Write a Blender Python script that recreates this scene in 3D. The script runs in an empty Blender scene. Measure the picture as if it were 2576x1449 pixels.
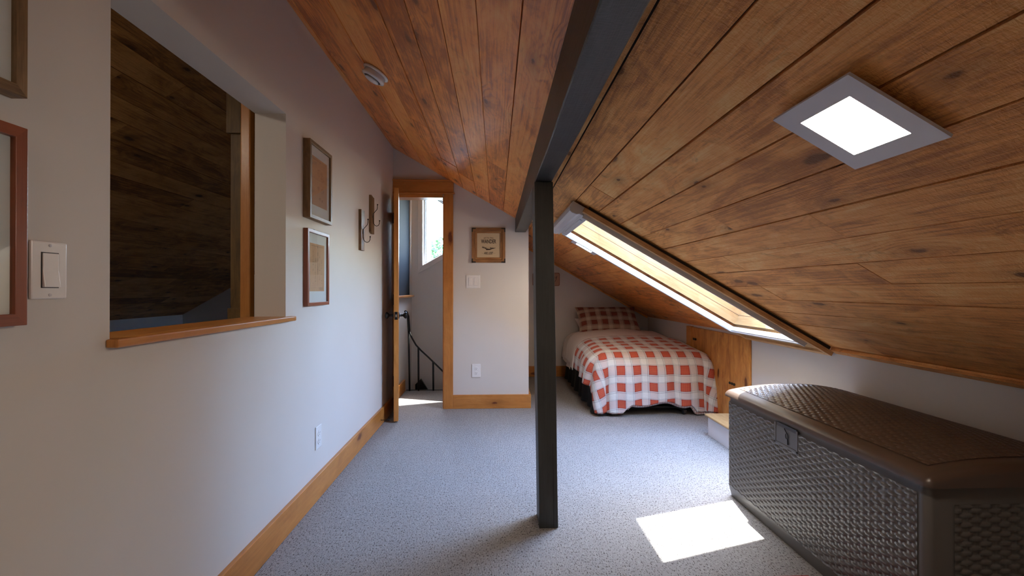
import bpy, bmesh, math, random
from mathutils import Vector, Matrix, noise as mnoise
R = random.Random(7)
sc = bpy.context.scene
COL = sc.collection

# ------------------------------------------------------------------ camera, world, sun, exposure
cam_d = bpy.data.cameras.new('camera'); cam = bpy.data.objects.new('camera', cam_d); COL.objects.link(cam)
cam_d.sensor_width = 36.0; cam_d.lens = 16.0; cam_d.clip_start = 0.02
cam.location = (0, 0, 1.013)
cam.rotation_euler = (math.radians(90.225), 0, -math.radians(2.05))
sc.camera = cam
sc.view_settings.view_transform = 'Standard'; sc.view_settings.look = 'None'
sc.view_settings.gamma = 1; sc.view_settings.use_curve_mapping = False
sc.view_settings.exposure = 0.36
SUN_E, SKY_E, LED_E = 26.0, 7.6, 80.0
w = bpy.data.worlds.new('world'); sc.world = w; w.use_nodes = True
nt = w.node_tree; bg = nt.nodes['Background']
sky = nt.nodes.new('ShaderNodeTexSky'); sky.sky_type = 'NISHITA'; sky.sun_disc = False
sky.sun_elevation = math.radians(62); sky.sun_rotation = math.radians(11); sky.air_density = 1.0; sky.dust_density = 0.7
nt.links.new(sky.outputs[0], bg.inputs[0]); bg.inputs[1].default_value = SKY_E
SUND = Vector((-0.09, -0.565, -1.0)).normalized()
sd = bpy.data.lights.new('sun', 'SUN'); sd.energy = SUN_E; sd.angle = math.radians(0.53); sd.color = (1.0, 0.95, 0.88)
so = bpy.data.objects.new('sun', sd); COL.objects.link(so); so.rotation_euler = SUND.to_track_quat('-Z', 'Y').to_euler()
so.location = (2, 6, 8)
sc.cycles.max_bounces = 12; sc.cycles.diffuse_bounces = 10; sc.cycles.glossy_bounces = 4; sc.cycles.transparent_max_bounces = 12
sc.cycles.sample_clamp_indirect = 8.0

# ------------------------------------------------------------------ roof geometry: ceiling plane z = 1.724 - 0.572 x
M_, K_ = 0.572, 1.724
ANG = math.atan(M_); CA, SA = math.cos(ANG), math.sin(ANG)
def cz(x): return K_ - M_ * x
RIDGE = -1.14
def cw(x): return cz(x) + 0.019
def oz(x): return cz(RIDGE) + M_ * (x - RIDGE)          # the ceiling beyond the ridge
ROOF = Matrix(((CA, 0, SA, 0), (0, 1, 0, 0), (-SA, 0, CA, K_), (0, 0, 0, 1)))      # local (s down the slope, y, t outward)
ROOF2 = Matrix(((-CA, 0, -SA, RIDGE), (0, 1, 0, 0), (-SA, 0, CA, cz(RIDGE)), (0, 0, 0, 1)))
def S(x): return x / CA

def portal(name, mat4, sx, sy):
    d = bpy.data.lights.new(name, 'AREA'); d.shape = 'RECTANGLE'; d.size = sx; d.size_y = sy
    d.cycles.is_portal = True
    o = bpy.data.objects.new(name, d); COL.objects.link(o); o.matrix_world = mat4
# skylight openings (s0, s1, y0, y1)
HOLE = (S(0.51), S(1.65), 2.362, 3.09); WELL = 0.53
for nm, h in (('portal_skylight', HOLE),):
    portal(nm, ROOF @ Matrix.Translation(((h[0] + h[1]) / 2, (h[2] + h[3]) / 2, WELL + 0.12)), h[1] - h[0], h[3] - h[2])
portal('portal_landing', Matrix.Translation((-0.52, 5.2, 1.70)) @ Matrix.Rotation(math.radians(-90), 4, 'X'), 0.58, 0.9)

# ------------------------------------------------------------------ nodes helpers
def newmat(name):
    m = bpy.data.materials.new(name); m.use_nodes = True
    nt = m.node_tree; b = nt.nodes['Principled BSDF']
    return m, nt, b
def nd(nt, t, **kw):
    n = nt.nodes.new('ShaderNode' + t)
    for k, v in kw.items():
        if k.startswith('i_'):
            key = k[2:]; key = int(key) if key.isdigit() else key
            n.inputs[key].default_value = v
        else: setattr(n, k, v)
    return n
def L(nt, a, b): nt.links.new(a, b)
def mth(nt, op, a, b=None, c=None, clamp=False):
    n = nt.nodes.new('ShaderNodeMath'); n.operation = op; n.use_clamp = clamp
    for i, v in enumerate((a, b, c)):
        if v is None: continue
        if isinstance(v, (int, float)): n.inputs[i].default_value = v
        else: nt.links.new(v, n.inputs[i])
    return n.outputs[0]
def mixc(nt, fac, a, b, mode='MIX'):
    n = nt.nodes.new('ShaderNodeMix'); n.data_type = 'RGBA'; n.blend_type = mode
    for s, v in ((n.inputs[0], fac), (n.inputs[6], a), (n.inputs[7], b)):
        if isinstance(v, (int, float)): s.default_value = v
        elif isinstance(v, tuple): s.default_value = (*v, 1) if len(v) == 3 else v
        else: nt.links.new(v, s)
    return n.outputs[2]
def ramp(nt, fac, stops, interp='LINEAR'):
    n = nt.nodes.new('ShaderNodeValToRGB'); n.color_ramp.interpolation = interp
    e = n.color_ramp.elements
    while len(e) > 1: e.remove(e[-1])
    e[0].position = stops[0][0]; e[0].color = (*stops[0][1], 1)
    for p, c in stops[1:]:
        x = e.new(p); x.color = (*c, 1)
    nt.links.new(fac, n.inputs[0]); return n.outputs[0]
def comb(nt, x, y, z):
    n = nt.nodes.new('ShaderNodeCombineXYZ')
    for i, v in enumerate((x, y, z)):
        if isinstance(v, (int, float)): n.inputs[i].default_value = v
        else: nt.links.new(v, n.inputs[i])
    return n.outputs[0]
def nz(nt, vec, scale, detail=2.0, rough=0.5, dist=0.0):
    n = nd(nt, 'TexNoise'); n.inputs['Scale'].default_value = scale; n.inputs['Detail'].default_value = detail
    n.inputs['Roughness'].default_value = rough; n.inputs['Distortion'].default_value = dist
    nt.links.new(vec, n.inputs['Vector']); return n.outputs[0]
def bump(nt, b, h, strength, dist=0.002):
    n = nd(nt, 'Bump'); n.inputs['Strength'].default_value = strength; n.inputs['Distance'].default_value = dist
    nt.links.new(h, n.inputs['Height']); nt.links.new(n.outputs[0], b.inputs['Normal'])

def plain(name, c, rough=0.5, metal=0.0, spec=0.5, bmp=0.0, bscale=300, coat=0.0):
    m, nt, b = newmat(name)
    b.inputs['Roughness'].default_value = rough; b.inputs['Metallic'].default_value = metal
    b.inputs['Specular IOR Level'].default_value = spec; b.inputs['Coat Weight'].default_value = coat
    tc = nd(nt, 'TexCoord')
    n = nz(nt, tc.outputs['Object'], 9, 3)
    c2 = tuple(v * 0.93 for v in c)
    L(nt, mixc(nt, n, c, c2), b.inputs['Base Color'])
    if bmp: bump(nt, b, nz(nt, tc.outputs['Object'], bscale, 2), bmp, 0.001)
    return m

def wood(name, dark, mid, light, rough=0.5, bmp=0.35, knots=0.5, sawn=0.0, contrast=1.0, spec=0.4, stain=0.5, knot_c=None, kscale=(6.0, 2.4), rings_w=0.12, vary=0.22):
    m, nt, b = newmat(name)
    uv = nd(nt, 'UVMap'); sp = nd(nt, 'SeparateXYZ'); L(nt, uv.outputs[0], sp.inputs[0])
    at = nd(nt, 'Attribute', attribute_name='tone')
    tone = at.outputs['Fac']
    u, v = sp.outputs[0], sp.outputs[1]
    v = mth(nt, 'ADD', v, mth(nt, 'MULTIPLY', tone, 41.0)); wz = mth(nt, 'MULTIPLY', tone, 13.0)
    # knots push the grain aside
    wob = nz(nt, comb(nt, mth(nt, 'MULTIPLY', u, 38), mth(nt, 'MULTIPLY', v, 22), wz), 1.0, 3)
    kv = comb(nt, mth(nt, 'MULTIPLY', u, kscale[0]), mth(nt, 'MULTIPLY', v, kscale[1]), 0.0)
    vo = nd(nt, 'TexVoronoi', i_Scale=1.0, voronoi_dimensions='2D'); L(nt, kv, vo.inputs['Vector'])
    sel = mth(nt, 'LESS_THAN', nd_sep(nt, vo.outputs['Color']), knots)
    kd = mth(nt, 'ADD', vo.outputs['Distance'], mth(nt, 'MULTIPLY', mth(nt, 'SUBTRACT', wob, 0.5), 0.12))
    ksz = mth(nt, 'MULTIPLY_ADD', nd_sep2(nt, vo.outputs['Color']), 0.085, 0.03)
    core = mth(nt, 'MULTIPLY', mth(nt, 'SUBTRACT', 1.0, mth(nt, 'DIVIDE', kd, ksz), clamp=True), sel, clamp=True)
    core = mth(nt, 'MULTIPLY', core, 2.2, clamp=True)
    halo = mth(nt, 'MULTIPLY', mth(nt, 'SUBTRACT', 1.0, mth(nt, 'DIVIDE', kd, 0.38), clamp=True), sel, clamp=True)
    warp = nz(nt, comb(nt, mth(nt, 'MULTIPLY', u, 7), mth(nt, 'MULTIPLY', v, 0.55), wz), 1.0, 2)
    ph = mth(nt, 'ADD', mth(nt, 'MULTIPLY', u, 330.0), mth(nt, 'MULTIPLY', warp, 70.0))
    ph = mth(nt, 'ADD', ph, mth(nt, 'MULTIPLY', halo, 22.0))
    rings = mth(nt, 'POWER', mth(nt, 'MULTIPLY_ADD', mth(nt, 'SINE', ph), 0.5, 0.5), 3.0)
    rmask = nz(nt, comb(nt, mth(nt, 'MULTIPLY', u, 8), mth(nt, 'MULTIPLY', v, 1.2), wz), 1.0, 2)
    rings = mth(nt, 'MULTIPLY', rings, mth(nt, 'MULTIPLY', mth(nt, 'SUBTRACT', rmask, 0.38, clamp=True), 4.0, clamp=True))
    fib = nz(nt, comb(nt, mth(nt, 'MULTIPLY', u, 380), mth(nt, 'MULTIPLY', v, 10), wz), 1.0, 3, 0.65)
    fib2 = nz(nt, comb(nt, mth(nt, 'MULTIPLY', u, 90), mth(nt, 'MULTIPLY', v, 2.2), wz), 1.0, 4, 0.6)
    blot = nz(nt, comb(nt, mth(nt, 'MULTIPLY', u, 11), mth(nt, 'MULTIPLY', v, 4.0), wz), 1.0, 5, 0.66, 0.8)
    f = mth(nt, 'ADD', mth(nt, 'MULTIPLY', mth(nt, 'SUBTRACT', fib, 0.5), 0.55), mth(nt, 'MULTIPLY', mth(nt, 'SUBTRACT', blot, 0.5), 1.1))
    f = mth(nt, 'ADD', f, mth(nt, 'MULTIPLY', mth(nt, 'SUBTRACT', fib2, 0.5), 0.55))
    f = mth(nt, 'SUBTRACT', f, mth(nt, 'MULTIPLY', rings, rings_w))
    f = mth(nt, 'ADD', f, mth(nt, 'MULTIPLY', mth(nt, 'SUBTRACT', tone, 0.5), vary))
    f = mth(nt, 'ADD', mth(nt, 'MULTIPLY', f, contrast), 0.5)
    col = ramp(nt, f, [(0.20, dark), (0.50, mid), (0.80, light)])
    st = nz(nt, comb(nt, mth(nt, 'MULTIPLY', u, 13), mth(nt, 'MULTIPLY', v, 6.5), mth(nt, 'ADD', wz, 3.0)), 1.0, 5, 0.72, 1.0)
    st = mth(nt, 'MULTIPLY', mth(nt, 'SUBTRACT', st, 0.575, clamp=True), 5.0 * stain, clamp=True)
    st = mth(nt, 'MULTIPLY', st, mth(nt, 'MULTIPLY_ADD', fib, 1.2, 0.15), clamp=True)
    st = mth(nt, 'ADD', st, mth(nt, 'MULTIPLY', mth(nt, 'POWER', halo, 2.5), 0.75), clamp=True)
    kc = knot_c or tuple(x * 0.42 for x in dark)
    col = mixc(nt, st, col, tuple(x * 0.62 for x in dark))
    col = mixc(nt, core, col, kc)
    L(nt, col, b.inputs['Base Color'])
    b.inputs['Roughness'].default_value = rough; b.inputs['Specular IOR Level'].default_value = spec
    h = mth(nt, 'ADD', mth(nt, 'MULTIPLY', fib, 0.7), mth(nt, 'MULTIPLY', rings, -0.25))
    h = mth(nt, 'SUBTRACT', h, mth(nt, 'MULTIPLY', core, 0.5))
    if sawn:
        sw = nz(nt, comb(nt, mth(nt, 'MULTIPLY', u, 70), mth(nt, 'MULTIPLY', v, 150), wz), 1.0, 3, 0.6, 0.5)
        h = mth(nt, 'ADD', h, mth(nt, 'MULTIPLY', sw, sawn))
    bump(nt, b, h, bmp, 0.003)
    return m
def nd_sep2(nt, c):
    s = nt.nodes.new('ShaderNodeSeparateColor'); nt.links.new(c, s.inputs[0]); return s.outputs[2]
def nd_sep(nt, c):
    s = nt.nodes.new('ShaderNodeSeparateColor'); nt.links.new(c, s.inputs[0]); return s.outputs[1]

# ------------------------------------------------------------------ materials
MT = {}
MT['ceil_l'] = wood('cedar_smooth', (0.46, 0.135, 0.030), (0.88, 0.315, 0.070), (0.97, 0.48, 0.135), 0.34, 0.5, 0.66, 0.2, 1.1, 0.6, 0.95, rings_w=.2, vary=.24)
MT['ceil_r'] = wood('cedar_sawn', (0.54, 0.225, 0.068), (0.90, 0.425, 0.128), (0.98, 0.62, 0.25), 0.5, 1.0, 0.72, 1.8, 1.1, 0.4, 0.95, rings_w=.16, vary=.22)
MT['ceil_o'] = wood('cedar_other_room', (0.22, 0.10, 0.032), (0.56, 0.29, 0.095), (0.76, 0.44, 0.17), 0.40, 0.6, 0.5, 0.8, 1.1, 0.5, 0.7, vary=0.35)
MT['pine'] = wood('varnished_pine', (0.34, 0.125, 0.026), (0.50, 0.205, 0.048), (0.60, 0.28, 0.08), 0.32, 0.08, 0.28, 0.0, 0.7, 0.5, 0.25, (0.13, 0.03, 0.01), (4.5, 1.6))
MT['pine_panel'] = wood('pine_panel_wood', (0.34, 0.12, 0.028), (0.58, 0.25, 0.06), (0.72, 0.38, 0.12), 0.4, 0.2, 0.45, 0.0, 1.1, 0.4, 0.5, (0.12, 0.04, 0.012), (5, 2.2))
MT['casing_w'] = wood('casing_wood', (0.30, 0.15, 0.06), (0.56, 0.33, 0.15), (0.70, 0.45, 0.23), 0.5, 0.2, 0.1, 0.0, 1.0, 0.4, 0.4)
MT['oak'] = wood('pale_oak', (0.28, 0.155, 0.06), (0.40, 0.25, 0.11), (0.48, 0.33, 0.17), 0.4, 0.1, 0.08, 0.0, 0.8, 0.4, 0.0)
MT['frame_o'] = wood('grey_brown_wood', (0.09, 0.052, 0.023), (0.20, 0.120, 0.055), (0.32, 0.20, 0.10), 0.5, 0.2, 0.0, 0.0, 1.0, 0.4, 0.3)
MT['frame_r'] = wood('red_brown_wood', (0.16, 0.042, 0.018), (0.24, 0.065, 0.026), (0.32, 0.09, 0.035), 0.35, 0.05, 0.0, 0.0, 0.6, 0.5, 0.0)
MT['sign_w'] = wood('sign_frame_wood', (0.16, 0.07, 0.022), (0.32, 0.15, 0.055), (0.44, 0.23, 0.09), 0.45, 0.2, 0.0, 0.0, 1.0, 0.4, 0.3)
MT['black_w'] = wood('black_painted_wood', (0.010, 0.010, 0.010), (0.022, 0.023, 0.023), (0.040, 0.041, 0.042), 0.42, 0.5, 0.1, 0.5, 1.0, 0.5, 0.1)
MT['post_w'] = wood('dark_green_black_paint', (0.028, 0.030, 0.029), (0.040, 0.043, 0.041), (0.052, 0.055, 0.053), 0.5, 0.2, 0.0, 0.2, 0.8, 0.4, 0.1)
MT['iron'] = plain('black_iron', (0.02, 0.02, 0.02), 0.4, 0.6)
MT['rust_iron'] = plain('aged_iron', (0.05, 0.04, 0.03), 0.6, 0.4)
MT['steel'] = plain('steel', (0.5, 0.5, 0.5), 0.3, 1.0)
MT['white_p'] = plain('white_plastic', (0.80, 0.80, 0.80), 0.25)
MT['white_s'] = plain('white_sash', (0.52, 0.54, 0.57), 0.35)
MT['white_t'] = plain('white_trim_paint', (0.70, 0.67, 0.64), 0.45)
MT['grey_rail'] = plain('grey_white_rail', (0.55, 0.55, 0.58), 0.35)
MT['dark_slot'] = plain('dark_slot', (0.02, 0.02, 0.022), 0.6)
MT['charcoal'] = plain('charcoal_matte', (0.022, 0.026, 0.032), 0.9, spec=0.1)
MT['cover'] = plain('white_sheet_cotton', (0.76, 0.73, 0.73), 0.9, bmp=0.1)
MT['mattress'] = plain('mattress_ticking', (0.62, 0.56, 0.48), 0.9)
MT['skirt'] = plain('black_bed_skirt', (0.012, 0.014, 0.018), 0.9)
MT['mat_paper'] = plain('mat_board', (0.72, 0.74, 0.76), 0.8)
MT['kraft'] = plain('brown_print_paper', (0.56, 0.33, 0.19), 0.8)
MT['cream'] = plain('cream_canvas', (0.58, 0.45, 0.28), 0.8)
MT['ink'] = plain('brown_ink', (0.05, 0.03, 0.02), 0.8)
MT['ink_soft'] = plain('faded_ink', (0.26, 0.14, 0.08), 0.8)
MT['siding'] = plain('white_siding', (0.80, 0.79, 0.76), 0.6)
MT['red_rug'] = plain('red_rug', (0.35, 0.05, 0.05), 0.95)
MT['step_w'] = plain('white_step_paint', (0.70, 0.72, 0.78), 0.5)
MT['roofing'] = plain('roof_boards', (0.10, 0.08, 0.07), 0.9)
MT['grass'] = plain('grass', (0.16, 0.17, 0.12), 0.9)
MT['leaf'] = plain('leaves', (0.045, 0.11, 0.04), 0.7)
MT['bark'] = plain('bark', (0.12, 0.08, 0.06), 0.9)
MT['reel'] = plain('dark_wood_floor', (0.16, 0.09, 0.05), 0.5)

def mk_wall():
    m, nt, b = newmat('wall_paint'); tc = nd(nt, 'TexCoord')
    n = nz(nt, tc.outputs['Object'], 3.0, 3)
    L(nt, mixc(nt, n, (0.60, 0.578, 0.55), (0.64, 0.617, 0.588)), b.inputs['Base Color'])
    b.inputs['Roughness'].default_value = 0.62; b.inputs['Specular IOR Level'].default_value = 0.3
    bump(nt, b, nz(nt, tc.outputs['Object'], 160, 3), 0.12, 0.001); return m
MT['wall'] = mk_wall()
def mk_carpet():
    m, nt, b = newmat('loop_carpet'); tc = nd(nt, 'TexCoord'); o = tc.outputs['Object']
    sp = nd(nt, 'SeparateXYZ'); L(nt, o, sp.inputs[0]); x, y = sp.outputs[0], sp.outputs[1]
    n1 = nz(nt, comb(nt, mth(nt, 'MULTIPLY', x, 190), mth(nt, 'MULTIPLY', y, 95), 0.0), 1.0, 2, 0.6)
    n2 = nz(nt, comb(nt, mth(nt, 'MULTIPLY', x, 120), mth(nt, 'MULTIPLY', y, 60), 5.0), 1.0, 2, 0.6)
    n3 = nz(nt, comb(nt, x, y, 0.0), 2.2, 3)
    n4 = nz(nt, comb(nt, mth(nt, 'MULTIPLY', x, 30), mth(nt, 'MULTIPLY', y, 5), 2.0), 1.0, 3, 0.6)
    row = mth(nt, 'MULTIPLY_ADD', mth(nt, 'SINE', mth(nt, 'ADD', mth(nt, 'MULTIPLY', x, 1050.0), mth(nt, 'MULTIPLY', n2, 4.0))), 0.5, 0.5)
    base = mixc(nt, n3, (0.29, 0.285, 0.28), (0.345, 0.335, 0.33))
    base = mixc(nt, mth(nt, 'MULTIPLY', n4, 0.35), base, (0.19, 0.185, 0.185))
    fleck = mth(nt, 'MULTIPLY', mth(nt, 'SUBTRACT', 0.455, n1, clamp=True), 9.0, clamp=True)
    base = mixc(nt, fleck, base, (0.07, 0.06, 0.057))
    light = mth(nt, 'MULTIPLY', mth(nt, 'SUBTRACT', n2, 0.56, clamp=True), 6.0, clamp=True)
    base = mixc(nt, mth(nt, 'MULTIPLY', light, 0.6), base, (0.46, 0.45, 0.44))
    L(nt, base, b.inputs['Base Color']); b.inputs['Roughness'].default_value = 0.95; b.inputs['Specular IOR Level'].default_value = 0.15
    bump(nt, b, mth(nt, 'ADD', n1, mth(nt, 'MULTIPLY', row, 0.35)), 0.6, 0.004)
    return m
MT['carpet'] = mk_carpet()
def mk_glass():
    m = bpy.data.materials.new('clear_pane'); m.use_nodes = True; nt = m.node_tree
    nt.nodes.remove(nt.nodes['Principled BSDF']); out = nt.nodes['Material Output']
    t = nd(nt, 'BsdfTransparent'); t.inputs[0].default_value = (0.96, 0.98, 0.98, 1)
    g = nd(nt, 'BsdfGlossy'); g.inputs['Roughness'].default_value = 0.02
    ge = nd(nt, 'NewGeometry'); vm = nt.nodes.new('ShaderNodeVectorMath'); vm.operation = 'DOT_PRODUCT'
    L(nt, ge.outputs['Incoming'], vm.inputs[0]); L(nt, ge.outputs['Normal'], vm.inputs[1])
    ca = mth(nt, 'ABSOLUTE', vm.outputs['Value'])
    fr = mth(nt, 'MULTIPLY_ADD', mth(nt, 'POWER', mth(nt, 'SUBTRACT', 1.0, ca, clamp=True), 5.0), 0.85, 0.03)
    mx = nd(nt, 'MixShader'); L(nt, fr, mx.inputs[0]); L(nt, t.outputs[0], mx.inputs[1]); L(nt, g.outputs[0], mx.inputs[2])
    L(nt, mx.outputs[0], out.inputs[0]); return m
MT['glass'] = mk_glass()
def mk_emit(name, c, e):
    m, nt, b = newmat(name); b.inputs['Base Color'].default_value = (0.8, 0.8, 0.8, 1)
    b.inputs['Emission Color'].default_value = (*c, 1); b.inputs['Emission Strength'].default_value = e; return m
MT['led'] = mk_emit('led_diffuser', (1.0, 0.84, 0.68), LED_E)
def mk_chest(name, c1, c2):
    m, nt, b = newmat(name); tc = nd(nt, 'TexCoord')
    L(nt, mixc(nt, nz(nt, tc.outputs['Object'], 5, 3), c1, c2), b.inputs['Base Color'])
    b.inputs['Roughness'].default_value = 0.33; b.inputs['Specular IOR Level'].default_value = 0.6
    bump(nt, b, nz(nt, tc.outputs['Object'], 900, 2), 0.12, 0.0005); return m
MT['chest'] = mk_chest('brown_resin', (0.094, 0.090, 0.087), (0.108, 0.103, 0.099))
MT['chest_latch'] = mk_chest('latch_resin_shaded', (0.03, 0.03, 0.03), (0.04, 0.04, 0.04))  # darker tone stands in for shade inside the latch recess
MT['chest_lid'] = mk_chest('brown_lid_resin', (0.075, 0.050, 0.040), (0.088, 0.060, 0.048))
def mk_plaid(name, p, fine=False, dim=None):
    m, nt, b = newmat(name); uv = nd(nt, 'UVMap'); sp = nd(nt, 'SeparateXYZ'); L(nt, uv.outputs[0], sp.inputs[0])
    W = (0.66, 0.69, 0.71); G = (0.26, 0.26, 0.31); RD = (0.44, 0.075, 0.055); DR = (0.17, 0.05, 0.05); OR = (0.55, 0.20, 0.07); PK = (0.66, 0.42, 0.36)
    P = (0.53, 0.385, 0.40)
    if dim: W, G, RD, DR, OR, PK, P = (0.42, 0.34, 0.26), (0.12, 0.06, 0.045), (0.17, 0.042, 0.03), (0.05, 0.015, 0.012), (0.20, 0.055, 0.035), (0.16, 0.06, 0.045), (0.22, 0.105, 0.08)  # same plaid for the pillow, colours darkened to carry the nook's shade
    st = [(0.0, W), (0.30, G), (0.335, W), (0.355, G), (0.372, W), (0.40, G), (0.43, P), (0.86, P), (0.885, G), (0.915, W), (0.945, G), (0.965, W)]
    sr = [(0.0, RD), (0.40, DR), (0.435, RD), (0.51, OR), (0.525, RD), (0.60, OR), (0.615, RD), (0.69, OR), (0.705, RD), (0.78, OR), (0.795, RD), (0.88, DR), (0.92, RD)]
    sm = [(0.0, (0, 0, 0)), (0.40, (1, 1, 1)), (0.915, (0, 0, 0))]
    if fine: st = [(0.0, W), (0.35, RD), (0.55, W), (0.72, DR), (0.9, W)]
    cs, rs, ms = [], [], []
    for k, off in ((0, 0.1), (1, 0.35)):
        fr = mth(nt, 'FRACT', mth(nt, 'ADD', mth(nt, 'DIVIDE', sp.outputs[k], p), 20 + off))
        cs.append(ramp(nt, fr, st, 'CONSTANT')); rs.append(ramp(nt, fr, sr, 'CONSTANT')); ms.append(ramp(nt, fr, sm, 'CONSTANT'))
    c = mixc(nt, 0.5, cs[0], cs[1])
    if not fine: c = mixc(nt, mth(nt, 'MULTIPLY', ms[0], ms[1]), c, mixc(nt, 0.5, rs[0], rs[1]))
    L(nt, c, b.inputs['Base Color']); b.inputs['Roughness'].default_value = 0.92; b.inputs['Specular IOR Level'].default_value = 0.15
    b.inputs['Sheen Weight'].default_value = 0.1
    tc = nd(nt, 'TexCoord'); bump(nt, b, nz(nt, tc.outputs['Object'], 26, 4, 0.6, 0.8), 0.35, 0.01); return m
MT['plaid'] = mk_plaid('plaid_cotton', 0.131); MT['plaid_f'] = mk_plaid('small_check_cotton', 0.020, True); MT['plaid_p'] = mk_plaid('plaid_cotton_shaded', 0.118, dim=True)

# ------------------------------------------------------------------ mesh helpers
ORG = {}
class MB:
    def __init__(s): s.v = []; s.f = []; s.t = []; s.m = []
    def add(s, vs, fs, tone=None, mi=0):
        n = len(s.v); s.v += [tuple(p) for p in vs]; s.f += [tuple(n + i for i in f) for f in fs]
        s.t += [0.5 if tone is None else tone] * len(fs); s.m += [mi] * len(fs); return s
    def box(s, x0, x1, y0, y1, z0, z1, tone=None):
        return s.add([(x0, y0, z0), (x1, y0, z0), (x1, y1, z0), (x0, y1, z0), (x0, y0, z1), (x1, y0, z1), (x1, y1, z1), (x0, y1, z1)],
                     [(0, 3, 2, 1), (4, 5, 6, 7), (0, 1, 5, 4), (1, 2, 6, 5), (2, 3, 7, 6), (3, 0, 4, 7)], tone)
    def prism(s, pts, axis, a, b, tone=None):
        # polygon in the two other axes, extruded along axis
        def P(p, k):
            if axis == 0: return (k, p[0], p[1])
            if axis == 1: return (p[0], k, p[1])
            return (p[0], p[1], k)
        n = len(pts); vs = [P(p, a) for p in pts] + [P(p, b) for p in pts]
        fs = [tuple(range(n)), tuple(range(2 * n - 1, n - 1, -1))] + [(i, (i + 1) % n, n + (i + 1) % n, n + i) for i in range(n)]
        return s.add(vs, fs, tone)
    def frame2(s, o, i, z0, z1, ax=2):
        # connected rectangular ring: o, i = (p0, p1, q0, q1)
        def P(p, q, z): return {2: (p, q, z), 0: (z, p, q), 1: (p, z, q)}[ax]
        vs = []
        for z in (z0, z1):
            for (p0, p1, q0, q1) in (o, i): vs += [P(p0, q0, z), P(p1, q0, z), P(p1, q1, z), P(p0, q1, z)]
        fs = []; n0 = len(s.f)
        pa = {2: 0, 0: 1, 1: 0}[ax]; qa = {2: 1, 0: 2, 1: 2}[ax]
        for k in range(4):
            k2 = (k + 1) % 4
            for f in ((k, k2, 4 + k2, 4 + k), (8 + k, 8 + k2, 12 + k2, 12 + k), (k, k2, 8 + k2, 8 + k), (4 + k, 4 + k2, 12 + k2, 12 + k)):
                fs.append(f)
        s.add(vs, fs); s.g = getattr(s, 'g', {})
        for k in range(4):
            for m in range(4): s.g[n0 + k * 4 + m] = pa if k % 2 == 0 else qa
        return s
    def tube(s, pts, r, seg=10, cap=True):
        pts = [Vector(p) for p in pts]; rs = r if isinstance(r, (list, tuple)) else [r] * len(pts)
        vs = []; up = None
        for i, p in enumerate(pts):
            d = (pts[min(i + 1, len(pts) - 1)] - pts[max(i - 1, 0)]).normalized()
            if up is None:
                up = Vector((0, 0, 1)) if abs(d.z) < 0.9 else Vector((1, 0, 0))
            a = d.cross(up).normalized(); up = a.cross(d).normalized()
            for k in range(seg):
                th = 2 * math.pi * k / seg; vs.append(p + rs[i] * (math.cos(th) * a + math.sin(th) * up))
        fs = []
        for i in range(len(pts) - 1):
            for k in range(seg):
                k2 = (k + 1) % seg; fs.append((i * seg + k, i * seg + k2, (i + 1) * seg + k2, (i + 1) * seg + k))
        if cap:
            fs.append(tuple(range(seg - 1, -1, -1))); o = (len(pts) - 1) * seg; fs.append(tuple(o + k for k in range(seg)))
        return s.add(vs, fs)
    def lathe(s, prof, org, ax, seg=32):
        ax = Vector(ax).normalized(); a = ax.cross(Vector((0.3, 0.9, 0.2))).normalized(); b = ax.cross(a); org = Vector(org)
        vs = []
        for r, h in prof:
            for k in range(seg):
                th = 2 * math.pi * k / seg; vs.append(org + ax * h + r * (math.cos(th) * a + math.sin(th) * b))
        fs = [(i * seg + k, i * seg + (k + 1) % seg, (i + 1) * seg + (k + 1) % seg, (i + 1) * seg + k) for i in range(len(prof) - 1) for k in range(seg)]
        if prof[0][0] > 1e-5: fs.append(tuple(range(seg - 1, -1, -1)))
        if prof[-1][0] > 1e-5: o = (len(prof) - 1) * seg; fs.append(tuple(o + k for k in range(seg)))
        return s.add(vs, fs)
    def ball(s, c, r, seg=12):
        n = seg // 2
        return s.lathe([(max(1e-6, r * math.sin(math.pi * i / n)), -r * math.cos(math.pi * i / n)) for i in range(n + 1)], c, (0, 0, 1), seg)
    def build(s, name, mat, parent=None, grain=None, smooth=False, bevel=0.0, xf=None, uvs=None, org=None, recalc=True):
        me = bpy.data.meshes.new(name)
        vs = [Vector(p) for p in s.v]
        me.from_pydata([tuple(p) for p in vs], [], s.f)
        if recalc:
            bm = bmesh.new(); bm.from_mesh(me); bmesh.ops.recalc_face_normals(bm, faces=bm.faces); bm.to_mesh(me); bm.free()
        uvl = me.uv_layers.new(name='UVMap')
        if uvs is not None:
            for lp in me.loops: uvl.data[lp.index].uv = uvs[lp.vertex_index]
        else:
            lo = [min(p[i] for p in vs) for i in range(3)]; hi = [max(p[i] for p in vs) for i in range(3)]
            g = grain if grain is not None else max(range(3), key=lambda i: hi[i] - lo[i])
            o1, o2 = R.random() * 9, R.random() * 9
            g0 = g; gd = getattr(s, 'g', {})
            for poly in me.polygons:
                g = gd.get(poly.index, g0); n = poly.normal; oth = [i for i in range(3) if i != g]
                if abs(n[g]) > 0.8: ua, va = oth
                else: va = g; ua = min(oth, key=lambda i: abs(n[i]))
                wa = 3 - ua - va if ua + va <= 3 else 0
                for li in poly.loop_indices:
                    co = me.vertices[me.loops[li].vertex_index].co
                    uvl.data[li].uv = (co[ua] + o1 + 0.37 * (wa == 2), co[va] + o2)
        if any(t != 0.5 for t in s.t):
            at = me.attributes.new('tone', 'FLOAT', 'FACE')
            for i, t in enumerate(s.t): at.data[i].value = t
        else:
            at = me.attributes.new('tone', 'FLOAT', 'FACE'); tv = R.uniform(0.35, 0.65)
            for i in range(len(s.f)): at.data[i].value = tv
        if xf is not None: me.transform(xf)
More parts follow.
